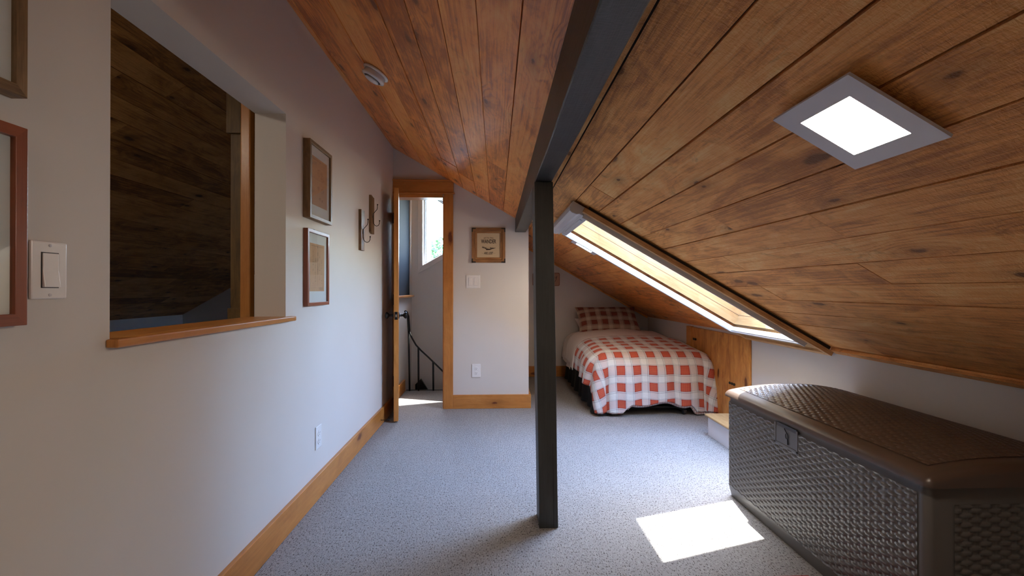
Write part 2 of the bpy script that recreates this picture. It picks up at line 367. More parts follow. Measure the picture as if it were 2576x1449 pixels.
        mats = mat if isinstance(mat, (list, tuple)) else [mat]
        for mm in mats: me.materials.append(MT[mm] if isinstance(mm, str) else mm)
        if len(mats) > 1:
            for i, k in enumerate(s.m): me.polygons[i].material_index = k
        if smooth:
            me.polygons.foreach_set('use_smooth', [True] * len(me.polygons))
        o = bpy.data.objects.new(name, me); COL.objects.link(o)
        if parent is not None:
            base = ORG[parent.name]; o.parent = parent; me.transform(Matrix.Translation(-base)); ORG[o.name] = base.copy()
        else:
            cs = [v.co for v in me.vertices]
            c = Vector(org) if org is not None else Vector(((min(p.x for p in cs) + max(p.x for p in cs)) / 2, (min(p.y for p in cs) + max(p.y for p in cs)) / 2, min(p.z for p in cs)))
            me.transform(Matrix.Translation(-c)); o.location = c; ORG[o.name] = c
        if bevel:
            md = o.modifiers.new('bevel', 'BEVEL'); md.width = bevel; md.segments = 2; md.limit_method = 'ANGLE'; md.angle_limit = math.radians(40)
        return o
def shade_auto(o, ang=35):
    me = o.data; me.polygons.foreach_set('use_smooth', [True] * len(me.polygons))
    bm = bmesh.new(); bm.from_mesh(me)
    for e in bm.edges:
        e.smooth = len(e.link_faces) == 2 and e.calc_face_angle(0) < math.radians(ang)
    bm.to_mesh(me); bm.free(); return o
def empty(name, loc):
    o = bpy.data.objects.new(name, None); COL.objects.link(o); o.location = loc; o.empty_display_size = 0.05; ORG[o.name] = Vector(loc); return o
def tag(o, label=None, cat=None, group=None, kind=None):
    if label: o['label'] = label
    if cat: o['category'] = cat
    if group: o['group'] = group
    if kind: o['kind'] = kind
    return o
def thing(name, loc, label, cat, group=None): return tag(empty(name, loc), label, cat, group)
def struct(o, label, cat='structure'): return tag(o, label, cat, None, 'structure')

# ================================================================== ROOM SHELL
YB, YN, YR = 3.907, 5.31, -3.0          # door wall, nook back wall, wall behind the viewer
XL, XR, XC = -0.873, 1.80, 0.283        # left wall face, knee wall face, outer corner by the nook
WL = 0.127                              # left wall thickness
# floor (carpet) with the stair void beyond the landing
b = MB()
b.box(XL - WL, XR + 0.12, YR - .1, YB + 0.12, -0.2, 0); b.box(XC - 0.1, XR + 0.12, YB + 0.12, YN + .1, -0.2, 0)
b.box(-1.05, XC - 0.1, YB + 0.12, 4.62, -0.2, 0)
struct(b.build('floor', 'carpet'), 'pale grey flecked loop carpet over the attic floor', 'floor')
b = MB(); b.box(-4.2, XL - WL, YR - .1, 6.2, -0.2, 0)  # unseen floor, given pale carpet to bounce light onto the ceiling
struct(b.build('floor', 'carpet'), 'unseen floor of the room beyond the wall opening, carpeted pale to bounce light', 'floor')

def wall_left():
    b = MB(); x0, x1 = XL - WL, XL
    top = [(x0, cw(x0)), (x1, cw(x1))]
    def seg(y0, y1, z0, z1=None):
        if z1 is None: b.prism([(x0, z0), (x1, z0), (x1, cw(x1)), (x0, cw(x0))], 1, y0, y1)
        else: b.box(x0, x1, y0, y1, z0, z1)
    seg(YR, 1.062, 0); seg(1.925, YB, 0); seg(1.062, 1.925, 0, 0.882); seg(1.062, 1.925, 1.746)
    return b.build('wall_left', 'wall')
struct(wall_left(), 'off-white left wall with a rectangular opening into the next room', 'wall')

# door wall
DX0, DX1, DZ = -0.864, -0.452, 1.808
b = MB()
b.prism([(XL - WL, 0), (DX0 - .0, 0), (DX0, cw(DX0)), (XL - WL, cw(XL - WL))], 1, YB, YB + .115)
b.prism([(DX1, 0), (XC, 0), (XC, cw(XC)), (DX1, cw(DX1))], 1, YB, YB + .115)
b.prism([(DX0, DZ), (DX1, DZ), (DX1, cw(DX1)), (DX0, cw(DX0))], 1, YB, YB + .115)
b.prism([(XC - 0.1, 0), (XC, 0), (XC, cw(XC)), (XC - .1, cw(XC - .1))], 1, YB + .115, YN)
struct(b.build('wall_back', 'wall'), 'off-white wall holding the narrow doorway, ending at the corner by the post', 'wall')
b = MB(); b.prism([(XC - .1, 0), (XR + .1, 0), (XR + .1, cw(XR + .1)), (XC - .1, cw(XC - .1))], 1, YN, YN + .1)
struct(b.build('wall_nook', 'wall'), 'off-white wall behind the bed under the sloping ceiling', 'wall')
b = MB(); b.prism([(XR, 0), (XR + .1, 0), (XR + .1, cw(XR + .1)), (XR, cw(XR))], 1, YR, YN)
struct(b.build('wall_right', 'wall'), 'low off-white knee wall under the right side of the ceiling', 'wall')
b = MB(); b.prism([(-4.19, 0), (XR + .1, 0), (XR + .1, cw(XR + .1)), (RIDGE, cw(RIDGE)), (-4.19, oz(-4.19)+.019)], 1, YR - .1, YR)
struct(b.build('wall_rear', 'wall'), 'off-white gable wall behind the viewer', 'wall')
# next room
b = MB(); b.prism([(-4.09, 0), (-0.92, 0), (-0.92, cw(-.92)), (RIDGE, cw(RIDGE)), (-4.09, oz(-4.09)+.019)], 1, 6.1, 6.2)
struct(b.build('wall_far', 'wall'), 'off-white gable wall of the next room seen through the opening', 'wall')
b = MB(); b.prism([(-4.19, 0), (-4.09, 0), (-4.09, oz(-4.09)+.019), (-4.19, oz(-4.19)+.019)], 1, YR, 6.2)
struct(b.build('wall_low', 'wall'), 'low knee wall of the next room seen through the opening', 'wall')
# landing
YW = 5.03
b = MB(); xa, xb = -1.0, -0.92
b.box(xa, xb, YB + .115, 4.95, -2.5, 0.935); b.prism([(xa, -2.5), (xb, -2.5), (xb, cw(xb)), (xa, cw(xa))], 1, 4.95, 6.1)
struct(b.build('wall_landing', 'wall'), 'half wall beside the stair landing beyond the door', 'wall')
b = MB()
wx0, wx1 = -0.80, -0.25
def wb(x): return 1.28 + 0.56 * (x - wx0)
def wt(x): return 2.13 - 0.62 * (x - wx0)
y0, y1 = YW, YW + .14
b.prism([(xb, -2.5), (wx0, -2.5), (wx0, cw(wx0)), (xb, cw(xb))], 1, y0, y1)
b.prism([(wx1, -2.5), (XC - .1, -2.5), (XC - .1, cw(XC - .1)), (wx1, cw(wx1))], 1, y0, y1)
b.prism([(wx0, -2.5), (wx1, -2.5), (wx1, wb(wx1)), (wx0, wb(wx0))], 1, y0, y1)
b.prism([(wx0, wt(wx0)), (wx1, wt(wx1)), (wx1, cw(wx1)), (wx0, cw(wx0))], 1, y0, y1)
b.box(-1.0, XC - .1, 4.40, 5.03, -2.6, -2.5)
b.box(XC - .1, XC, 4.62, 5.1, -2.5, -0.2); b.box(-.92, XC - .1, 4.55, 4.62, -2.5, -0.2)
struct(b.build('wall_stair', 'wall'), 'off-white stairwell wall with an angled window beyond the door', 'wall')
b = MB(); b.box(-0.960, -0.932, YB + .115, 4.95, 0.935, 2.285)
struct(b.build('wall_panel', 'charcoal'), 'dark charcoal panel above the landing half wall', 'panel')
b = MB(); b.box(-1.01, -0.885, YB + .115, 4.99, 0.935, 0.957)
struct(b.build('trim_1', 'pine', bevel=.006), 'varnished pine cap on the landing half wall', 'trim')

# ------------------------------------------------------------------ plank ceilings
def subtract(r, h):
    s0, s1, y0, y1 = r; a0, a1, b0, b1 = h
    if s1 <= a0 or s0 >= a1 or y1 <= b0 or y0 >= b1: return [r]
    out = []
    if y0 < b0: out.append((s0, s1, y0, b0))
    if y1 > b1: out.append((s0, s1, b1, y1))
    m0, m1 = max(y0, b0), min(y1, b1)
    if s0 < a0: out.append((s0, a0, m0, m1))
    if s1 > a1: out.append((a1, s1, m0, m1))
    return out
HP = [(h[0] - .021, h[1] + .021, h[2] - .021, h[3] + .021) for h in (HOLE,)]
def planks(name, seams, y0, y1, mat, xf, joints, holes, gap, label, zlo=0.0):
    b = MB()
    for k in range(len(seams) - 1):
        s0, s1 = seams[k], seams[k + 1]
        js = joints.get(k)
        if js is None:
            js = []; y = y0 + R.uniform(0.5, 3.2)
            while y < y1 - .3: js.append(y); y += R.uniform(2.2, 4.2)
        ys = [y0] + sorted(j for j in js if y0 < j < y1) + [y1]
        for j in range(len(ys) - 1):
            tn = R.random(); g = gap * R.uniform(0.6, 1.4)
            rects = [(s0 + g / 2, s1 - g / 2, ys[j] + .0006, ys[j + 1] - .0006)]
            for h in holes:
                rects = [q for r in rects for q in subtract(r, h)]
            lo = zlo + R.uniform(-0.0012, 0.0012)
            for r in rects: b.box(r[0], r[1], r[2], r[3], lo, 0.016, tn)
    o = b.build(name, mat, xf=xf, grain=1)
    struct(o, label, 'ceiling'); return o
SL = [S(x) for x in (RIDGE, -1.066, -0.953, -0.84, -0.727, -0.615, -0.502, -0.389, -0.276, -0.163, -0.051, 0.063, 0.20)]
SR = [S(x) for x in (0.20, 0.303, 0.422, 0.534, 0.647, 0.760, 0.873, 0.987, 1.100, 1.213, 1.326, 1.440, 1.553, 1.666, 1.80)]
planks('ceiling', SL, YR, 5.17, 'ceil_l', ROOF, {}, HP, 0.0036, 'smooth reddish cedar planks on the ceiling left of the black beam')
JR = {0: [4.2], 1: [3.02, .1], 2: [2.02], 3: [-.6, 3.6], 4: [2.2, -1], 5: [1.62, 3.8], 6: [1.24, -.4], 7: [1.95, 4.0], 8: [1.35, 3.7], 9: [2.05, -.2], 10: [1.75, 3.4], 11: [2.2], 12: [1.1, 3.9], 13: [2.0, 3.6]}
planks('ceiling', SR, YR, 3.26, 'ceil_r', ROOF, JR, HP, 0.0048, 'rough-sawn cedar planks on the ceiling right of the black beam')
planks('ceiling', SR, 3.26, YN, 'ceil_l', ROOF, {}, HP, 0.0024, 'smooth reddish cedar planks on the ceiling over the bed')
SO = [0.0] + [0.05 + 0.130 * k for k in range(27)]; SO = [s for s in SO if s < 3.38] + [3.40]
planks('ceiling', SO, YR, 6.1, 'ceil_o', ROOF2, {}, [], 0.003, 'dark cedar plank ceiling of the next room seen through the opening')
# roof slab above, with the skylight wells cut out
b = MB()
sA, sB = S(RIDGE), S(2.35)
cuts = sorted((h[2], h[3]) for h in HP); yy = YR - .3
for c0, c1 in cuts:
    b.box(sA, sB, yy, c0, 0.017, 0.2); b.box(sA, HP[0][0], c0, c1, 0.017, 0.2); b.box(HP[0][1], sB, c0, c1, 0.017, 0.2); yy = c1
b.box(sA, S(.18), yy, 5.18, 0.017, 0.2); b.box(S(.18), sB, yy, 5.42, 0.017, 0.2)
struct(b.build('roof_slab', 'roofing', xf=ROOF), 'insulated roof above the room', 'roof')
b = MB(); b.box(0, 3.9, YR - .3, 6.3, 0.017, 0.2)
struct(b.build('roof_slab', 'roofing', xf=ROOF2), 'roof above the next room', 'roof')

b = MB(); b.box(RIDGE - .16, RIDGE + .16, YR - .3, 6.3, cz(RIDGE) + .022, cz(RIDGE) + .36)  # box added over the ridge slit to block leaking sky light
struct(b.build('ridge_light_block', 'roofing'), 'unseen box added along the ridge to keep sky light out', 'roof')
# ------------------------------------------------------------------ baseboards and trims
BH = 0.117
b = MB(); b.box(XL, XL + .019, YR, YB - .001, 0, BH)
struct(b.build('baseboard_left', 'pine', bevel=.003), 'varnished pine baseboard along the left wall', 'baseboard')
b = MB(); b.box(-0.363, XC + .019, YB - .019, YB, 0, BH)
struct(b.build('baseboard_back', 'pine', bevel=.003), 'varnished pine baseboard between door casing and corner', 'baseboard')
b = MB(); b.box(XC, XC + .019, YB, YN - .019, 0, BH)
struct(b.build('baseboard_side', 'pine', bevel=.003), 'varnished pine baseboard on the return wall beside the nook', 'baseboard')
b = MB(); b.box(XC, XR - .03, YN - .019, YN, 0, BH + .006)
struct(b.build('baseboard_nook', 'pine', bevel=.003), 'varnished pine baseboard behind the bed', 'baseboard')
b = MB(); b.box(-.92, -.901, YB + .115, 4.585, 0, BH)
struct(b.build('baseboard_landing', 'pine', bevel=.003), 'varnished pine baseboard on the landing beyond the door', 'baseboard')
b = MB(); b.box(S(XR - .035), S(XR) - .002, YR, 2.33, -.022, -.002)
struct(b.build('trim_2', 'ceil_r', xf=ROOF, bevel=.002, grain=1), 'brown wood strip where the ceiling meets the knee wall', 'trim')
b = MB(); b.box(S(0.30), S(XR) - .01, YN - .018, YN - .001, -.022, -.002)
struct(b.build('trim_3', 'ceil_r', xf=ROOF, bevel=.002), 'dark wood strip where the ceiling meets the wall behind the bed', 'trim')
# sill of the wall opening
b = MB(); b.box(XL - WL - .02, XL, 1.0625, 1.9245, .882, .902); b.box(XL, XL + .028, 1.050, 1.965, .882, .902)
struct(b.build('trim_4', 'pine', bevel=.004), 'varnished pine sill of the wall opening', 'sill')

# ------------------------------------------------------------------ door casing and door
dc = empty('trim_5', (-.62, YB, 0)); tag(dc, 'varnished pine casing and head board around the doorway', 'door casing', None, 'structure')
for nm, a, g in (('side_board', (-.444, -.363, YB - .019, YB, 0, 1.829), 2), ('side_board', (XL + .001, -.853, YB - .019, YB, 0, 1.829), 2),
              ('head_board', (XL + .001, -.360, YB - .021, YB, 1.839, 1.935), 0), ('lower_fillet', (XL + .001, -.350, YB - .03, YB, 1.829, 1.839), 0),
              ('cap', (XL + .001, -.350, YB - .036, YB, 1.935, 1.947), 0), ('jamb', (-.4515, -.4441, YB - .006, YB + .12, 0, 1.808), 2),
              ('jamb', (DX0, -.853, YB - .006, YB + .12, 0, 1.808), 2), ('head_jamb', (-.853, -.4515, YB - .006, YB + .12, 1.800, 1.829), 0)):
    b = MB(); b.box(*a); b.build(nm, 'pine', dc, bevel=.002, grain=g)

hx, hy = -.836, YB - .022; th = math.radians(-78.6); DW = 0.40
DM = Matrix.Translation((hx, hy, 0)) @ Matrix.Rotation(th, 4, 'Z')
d = empty('door_1', (hx, hy, 0)); tag(d, 'varnished pine door standing open against the left wall', 'door', None, 'structure')
b = MB(); b.box(0, DW, -.0175, .0175, .012, 1.792)
leaf = b.build('door_leaf', 'pine', d, xf=DM, bevel=.002)
b = MB(); b.box(DW - .003, DW + .0012, -.012, .012, .785, .845)
lp = b.build('latch_plate', 'iron', d, xf=DM)
b = MB(); b.box(DW + .0005, DW + .006, -.006, .006, .805, .825); b.build('latch_bolt', 'steel', d, xf=DM)
for sgn in (-1, 1):
    b = MB(); b.lathe([(.027, .0175), (.027, .022), (.010, .026), (.009, .05), (.016, .056), (.026, .066), (.027, .074), (.018, .082), (.001, .085)], (DW - .06, 0, .815), (0, sgn, 0), 20)
    b.build('door_knob', 'iron', d, xf=DM, smooth=True)
for z in (.24, .93, 1.62):
    b = MB(); b.tube([(-.004, -.024, z - .045), (-.004, -.024, z + .045)], .007, 10); b.box(-.004, .03, -.022, -.0165, z - .042, z + .042); b.box(-.012, .0, -.03, -.02, z - .042, z + .042)
    b.build('hinge', 'iron', d, xf=DM)
t = thing('door_stop', (XL + .019, 3.42, .045), 'thin dark spring door stop on the left baseboard below the door', 'door stop')
b = MB(); b.tube([(XL + .019 + .055 * k / 60, 3.42 + .005 * math.cos(k * .9), .045 + .005 * math.sin(k * .9)) for k in range(61)], .0012, 6); b.build('spring', 'iron', t)
b = MB(); b.lathe([(.007, 0), (.008, .006), (.006, .012), (.001, .013)], (XL + .073, 3.42, .045), (1, 0, 0), 12); b.build('tip', 'iron', t)

# ------------------------------------------------------------------ landing window and rail
def ringpoly(b, outer, inner, y0, y1):
    n = len(outer)
    for i in range(n):
        j = (i + 1) % n
        q = [outer[i], outer[j], inner[j], inner[i]]
        b.prism(q, 1, y0, y1)
wpoly = [(wx0, wb(wx0)), (wx1, wb(wx1)), (wx1, wt(wx1)), (wx0, wt(wx0))]
def off(poly, d):
    n = len(poly); out = []
    for i in range(n):
        p0, p1, p2 = [Vector(poly[k]) for k in ((i - 1) % n, i, (i + 1) % n)]
        a = (p1 - p0).normalized(); c = (p2 - p1).normalized()
        na = Vector((a.y, -a.x)); ncc = Vector((c.y, -c.x)); k = (na + ncc); k = k / (1 + na.dot(ncc)); out.append(tuple(p1 + k * d))
    return out
wn = empty('window_1', (-.52, YW + .07, wb(-.52))); tag(wn, 'angled fixed stairwell window seen through the doorway', 'window', None, 'structure')
b = MB(); ringpoly(b, off(wpoly, .052), wpoly, YW - .016, YW); b.build('casing', 'white_t', wn, bevel=.002)
b = MB(); ringpoly(b, wpoly, off(wpoly, -.018), YW + .06, YW + .12); b.build('window_frame', 'white_s', wn)
b = MB(); ringpoly(b, off(wpoly, -.018), off(wpoly, -.024), YW + .075, YW + .10); b.build('gasket', 'dark_slot', wn)
b = MB(); b.prism(off(wpoly, -.020), 1, YW + .085, YW + .091); b.build('pane', 'glass', wn)

t = thing('stair_railing', (-.88, 4.60, 0), 'black iron stair railing curving down beyond the doorway', 'railing')
top = [(-.885, 4.50, .80), (-.88, 4.53, .79), (-.875, 4.58, .75), (-.872, 4.60, .66), (-.868, 4.60, .60)]
b = MB(); b.tube(top, .014, 10); b.build('newel_scroll', 'iron', t, smooth=True)
rl = [(-.868, 4.60, .60), (-.84, 4.60, .53), (-.80, 4.60, .46), (-.75, 4.60, .405), (-.68, 4.60, .34), (-.60, 4.60, .262), (-.53, 4.60, .192), (-.40, 4.60, .06), (-.25, 4.60, -.10)]
b = MB(); b.tube(rl, .0085, 8); b.build('handrail', 'iron', t, smooth=True)
for x0_, x1_, zt in ((-.872, -.862, .60), (-.775, -.773, .43), (-.628, -.626, .288)):
    b = MB(); b.tube([(x0_, 4.60, zt), (x1_, 4.60, -.02)], .0095, 8); b.build('baluster', 'iron', t, smooth=True)
b = MB(); b.box(-.90, -.2, 4.615, 4.64, -.05, .004); b.build('edge_bar', 'iron', t)
b = MB(); b.prism([(-.86, -.5), (-.2, -1.1), (-.2, -.9), (-.80, .06), (-.86, .0)], 1, 4.90, 4.93); b.build('stringer', 'iron', t)

# exterior: wing of the house, tree, ground
b = MB(); n = 32
for i in range(n):
    z0 = -2.6 + i * .155
    b.prism([(-1.10, z0), (-1.085, z0), (-1.098, z0 + .155), (-1.10, z0 + .155)], 1, 6.35, 7.75)
b.box(-2.6, -1.10, 6.35, 7.75, -2.6, 2.3)
tag(b.build('house_wing', 'siding'), 'white lap-sided house wing outside the stairwell window', 'building')
b = MB(); b.box(-60, 60, -60, 60, -2.75, -2.65)
struct(b.build('ground', 'grass'), 'grass outside the stairwell window', 'ground')
t = thing('tree', (-1.5, 15, -2.65), 'green leafy tree outside the stairwell window', 'tree')
b = MB(); b.tube([(-1.5, 15, -2.65), (-1.55, 15, .5), (-1.45, 15.1, 2.0)], [.2, .14, .06], 10); b.build('trunk', 'bark', t, smooth=True)
b = MB()
rt = random.Random(3)
for i in range(2600):
    a = rt.uniform(0, 6.283); ph = math.acos(rt.uniform(-1, 1)); rr = rt.uniform(.55, 1) ** .5
    c = Vector((-1.5 + 1.5 * rr * math.sin(ph) * math.cos(a), 15 + 1.4 * rr * math.sin(ph) * math.sin(a), 1.2 + 1.6 * rr * math.cos(ph)))
    u = Vector((rt.gauss(0, 1), rt.gauss(0, 1), rt.gauss(0, 1))).normalized(); v = u.cross(Vector((rt.gauss(0, 1), rt.gauss(0, 1), rt.gauss(0, 1)))).normalized()
    u *= .07; v *= .045
    b.add([c - u, c + v, c + u, c - v], [(0, 1, 2, 3)])
b.build('foliage', 'leaf', t, recalc=False)

# ================================================================== BEAM AND POST
b = MB()
bx0, bx1 = 0.167, 0.245
b.prism([(bx0, 1.500), (bx1 + .012, 1.500), (bx1 + .012, cz(bx1 + .012) - .002), (bx0, cz(bx0) - .002)], 1, 2.9, YB + .001)
b = MB()
ny = 40
vs = []; fs = []
for i in range(ny + 1):
    y = YR + (YB - .001 - YR) * i / ny
    zb = 1.478 + max(0, (y - 1.9)) * .017 + (.003 * math.sin(y * 3.1) + .002 * math.sin(y * 7.7) if y < 1.9 else 0)
    xr = bx1 + .004 * math.sin(y * 2.3) + (.012 * max(0, y - 2.2) / 1.7)
    vs += [(bx0, y, zb), (bx0 + .003, y, zb - .004), (xr - .004, y, zb - .004), (xr, y, zb), (xr, y, cz(xr) - .0025), (bx0, y, cz(bx0) - .0025)]
    if i:
        o = (i - 1) * 6
        for k in range(6): fs.append((o + k, o + (k + 1) % 6, o + 6 + (k + 1) % 6, o + 6 + k))
fs.append((5, 4, 3, 2, 1, 0)); o = ny * 6; fs.append((o, o + 1, o + 2, o + 3, o + 4, o + 5))
b.add(vs, fs)
o = b.build('support_beam', 'black_w', grain=1)
tag(o, 'long black painted ceiling beam running above the post', 'beam')
t = thing('support_post', (.2255, 1.99, 0), 'square black wooden post standing on the carpet under the beam', 'post')
b = MB(); yf, yb2 = 1.929, 2.056; nseg = 24; vs = []; fs = []
for i in range(nseg + 1):
    k = i / nseg; z = 1.4735 * k; cx = .2255 - .0215 * k; w2 = .0405 - .0008 * math.sin(k * 9)
    for (sx, yy_) in ((-1, yf), (1, yf), (1, yb2), (-1, yb2)):
        vs.append((cx + sx * w2, yy_ + .0015 * math.sin(k * 13 + sx), z))
    if i:
        o_ = (i - 1) * 4
        for q in range(4): fs.append((o_ + q, o_ + (q + 1) % 4, o_ + 4 + (q + 1) % 4, o_ + 4 + q))
fs.append((3, 2, 1, 0)); fs.append(tuple(nseg * 4 + q for q in range(4)))
b.add(vs, fs); b.build('shaft', 'post_w', t, grain=2, bevel=.003)
b = MB()
pts = [(.247, 0.0), (.247, .06), (.248, .115), (.246, .16), (.2435, .25), (.242, .36)]
for i in range(len(pts) - 1):
    (xa_, za), (xb_, zb_) = pts[i], pts[i + 1]
    b.box(min(xa_, xb_) - .0006, max(xa_, xb_) + .0006, yf - .0012, yf + .001, za, zb_)
b.build('crack', 'dark_slot', t)

# ================================================================== SKYLIGHTS
def skylight(name, h, label):
    s0, s1, y0, y1 = h; cs = ROOF @ Vector(((s0 + s1) / 2, (y0 + y1) / 2, 0))
    t = empty(name, cs); tag(t, label, 'skylight', None, 'structure')
    so, e = S(.471), S(1.787)
    # well lining
    for nm, a in (('well_side', (s0 - .02, s1 + .02, y0 - .02, y0, -.004, WELL)), ('well_side', (s0 - .02, s1 + .02, y1, y1 + .02, -.004, WELL))):
        b = MB(); b.box(*a); b.build(nm, 'oak', t, xf=ROOF, grain=0)
    b = MB(); b.box(s0 - .02, s0, y0, y1, -.004, WELL); b.build('well_head', 'oak', t, xf=ROOF, grain=1)
    b = MB(); b.box(s1, s1 + .02, y0, y1, -.004, WELL); b.build('well_foot', 'oak', t, xf=ROOF, grain=1)
    # seams where the lining boards meet low in the well
    b = MB(); b.box(s0, s1, y1 - .0008, y1 + .0004, .062, .065); b.build('board_seam', 'reel', t, xf=ROOF)
    b = MB(); b.box(s1 - .0008, s1 + .0004, y0, y1, .062, .065); b.build('board_seam', 'reel', t, xf=ROOF)
    # curb outside and glazing
    b = MB(); b.frame2((s0 - .06, s1 + .06, y0 - .06, y1 + .06), (s0 - .02, s1 + .02, y0 - .02, y1 + .02), .1, WELL + .03); b.build('curb', 'roofing', t, xf=ROOF)
    b = MB(); b.frame2((s0 - .03, s1 + .03, y0 - .03, y1 + .03), (s0 + .001, s1 - .010, y0 + .010, y1 - .002), WELL, WELL + .05); b.build('sash', 'white_s', t, xf=ROOF)
    b = MB(); b.box(s0, s1, y0, y1, WELL + .02, WELL + .026); b.build('pane', 'glass', t, xf=ROOF)
    # pine casing boards hung just below the ceiling, with a dark gap above
    for a in ((so, e, y0 - .030, y0 - .002, -.044, -.019), (so, e, y1 + .035, y1 + .065, -.044, -.019), (so, so + .03, y0 - .002, y1 + .035, -.044, -.019), (e - .03, e, y0 - .002, y1 + .035, -.044, -.019)):
        b = MB(); b.box(*a); b.build('casing_board', 'casing_w', t, xf=ROOF, grain=0 if a[1] - a[0] > .1 else 1, bevel=.002)
    b = MB(); b.box(so + .02, e - .02, y0 - .018, y0 - .004, -.020, -.0005); b.build('gap_shade', 'dark_slot', t, xf=ROOF)  # dark strip painting the shadow in the gap above the casing
    b = MB(); b.box(s1 + .021, e - .03, y0, y1 + .034, -.03, -.001); b.build('inner_board', 'oak', t, xf=ROOF, grain=1)
    b = MB(); b.box(so + .03, s0 - .021, y0, y1 + .034, -.03, -.001); b.build('inner_board', 'oak', t, xf=ROOF, grain=1)
    # blind side rails
    for a, c, lo in ((y0 - .004, y0 + .004, -.062), (y1 + .002, y1 + .030, -.056)):
        b = MB(); b.box(s0 - .03, s1 + .025, a, c, lo, -.022); b.build('side_rail', 'grey_rail' if a < y1 else 'white_s', t, xf=ROOF, bevel=.002)
        b = MB(); b.box(s0 - .03, s1 + .025, a + .001, c + .003, lo - .004, lo); b.build('rail_lip', 'white_s', t, xf=ROOF)
    b = MB(); b.box(s1 + .002, s1 + .03, y0 - .002, y1 + .030, -.054, -.022); b.build('bottom_rail', 'white_s', t, xf=ROOF, bevel=.003)
    b = MB(); b.box(s1 + .008, s1 + .022, y0, y1 + .028, -.060, -.054); b.build('rail_lip', 'white_s', t, xf=ROOF)
    # roller blind cassette
    b = MB(); pr = [(s0 - .115, -.014), (s0 - .115, -.055), (s0 - .105, -.068), (s0 - .09, -.072), (s0 - .065, -.068), (s0 - .052, -.058), (s0 - .04, -.058), (s0 - .04, -.014)]
    b.prism(pr, 1, y0 - .008, y1 + .10); k = b.build('blind_cassette', 'grey_rail', t, xf=ROOF, bevel=.003)
    b = MB(); b.box(s0 - .04, s0 + .002, y0, y1 + .03, -.055, -.018); b.box(s0 - .03, s0 - .012, y0 + .1, y1 - .1, -.060, -.054); b.build('pull_bar', 'white_s', t, xf=ROOF, bevel=.003)
    return t
skylight('window_2', HOLE, 'long sloping skylight with pale oak lining and white blind rails')

# ================================================================== LED PANELS
def led(x, y, label, xf=ROOF, base=None):
    s = S(x) if xf is ROOF else x; c = xf @ Vector((s, y, 0))
    t = thing('ceiling_light', c, label, 'ceiling light', 'square light panels on the plank ceiling')
    o_, i_ = .102, .0635
    b = MB(); b.frame2((s - o_, s + o_, y - o_, y + o_), (s - i_, s + i_, y - i_, y + i_), -.020, -.014)
    b.build('panel_frame', 'led_frame', t, xf=xf)
    b = MB(); b.box(s - .07, s + .07, y - .07, y + .07, -.014, -.001); b.build('driver_box', 'white_p', t, xf=xf)
    b = MB(); b.box(s - i_, s + i_, y - i_, y + i_, -.0195, -.015); b.build('diffuser', 'led', t, xf=xf)
MT['led_frame'] = plain('painted_light_frame', (0.62, 0.63, 0.70), 0.45)
led(.68, .832, 'large square light panel on the ceiling at the upper right')
led(.667, 3.333, 'small square light panel half hidden behind the skylight frame')
led(.68, -1.9, 'added unseen fill light panel on the ceiling behind the viewer')  # unseen panel added as fill light for the room
led(-.35, -.75, 'added unseen fill light panel high on the ceiling behind the viewer')  # added out of view to brighten the left wall
for q, (ls, ly) in enumerate(((.75, .9), (2.3, .7), (1.5, -1.2))): led(ls, ly, ('added unseen fill light panel on the next room ceiling near the ridge', 'added unseen fill light panel low on the next room ceiling', 'added unseen fill light panel far back on the next room ceiling')[q], ROOF2)  # three unseen panels added to brighten the next room

# ================================================================== SMOKE DETECTOR
c = ROOF @ Vector((S(-.565), 2.177, 0)); nrm = Vector((-SA, 0, -CA))
t = thing('smoke_detector', c, 'round white smoke detector on the reddish plank ceiling', 'smoke detector')
b = MB(); b.lathe([(.060, .0005), (.0635, .003), (.0635, .009), (.058, .012), (.05, .012)], c, nrm, 48); b.build('base_plate', 'white_p', t, smooth=True)
b = MB(); b.lathe([(.052, .012), (.0535, .026), (.057, .030), (.056, .036), (.044, .041), (.041, .041), (.041, .038)], c, nrm, 48); b.build('body', 'white_p', t, smooth=True)
b = MB(); b.lathe([(.042, .038), (.042, .0395), (.03, .0395)], c, nrm, 40); b.build('vent', 'dark_slot', t)
b = MB(); b.lathe([(.030, .038), (.034, .045), (.033, .048), (.02, .051), (.001, .052)], c, nrm, 40); b.build('cap', 'white_p', t, smooth=True)

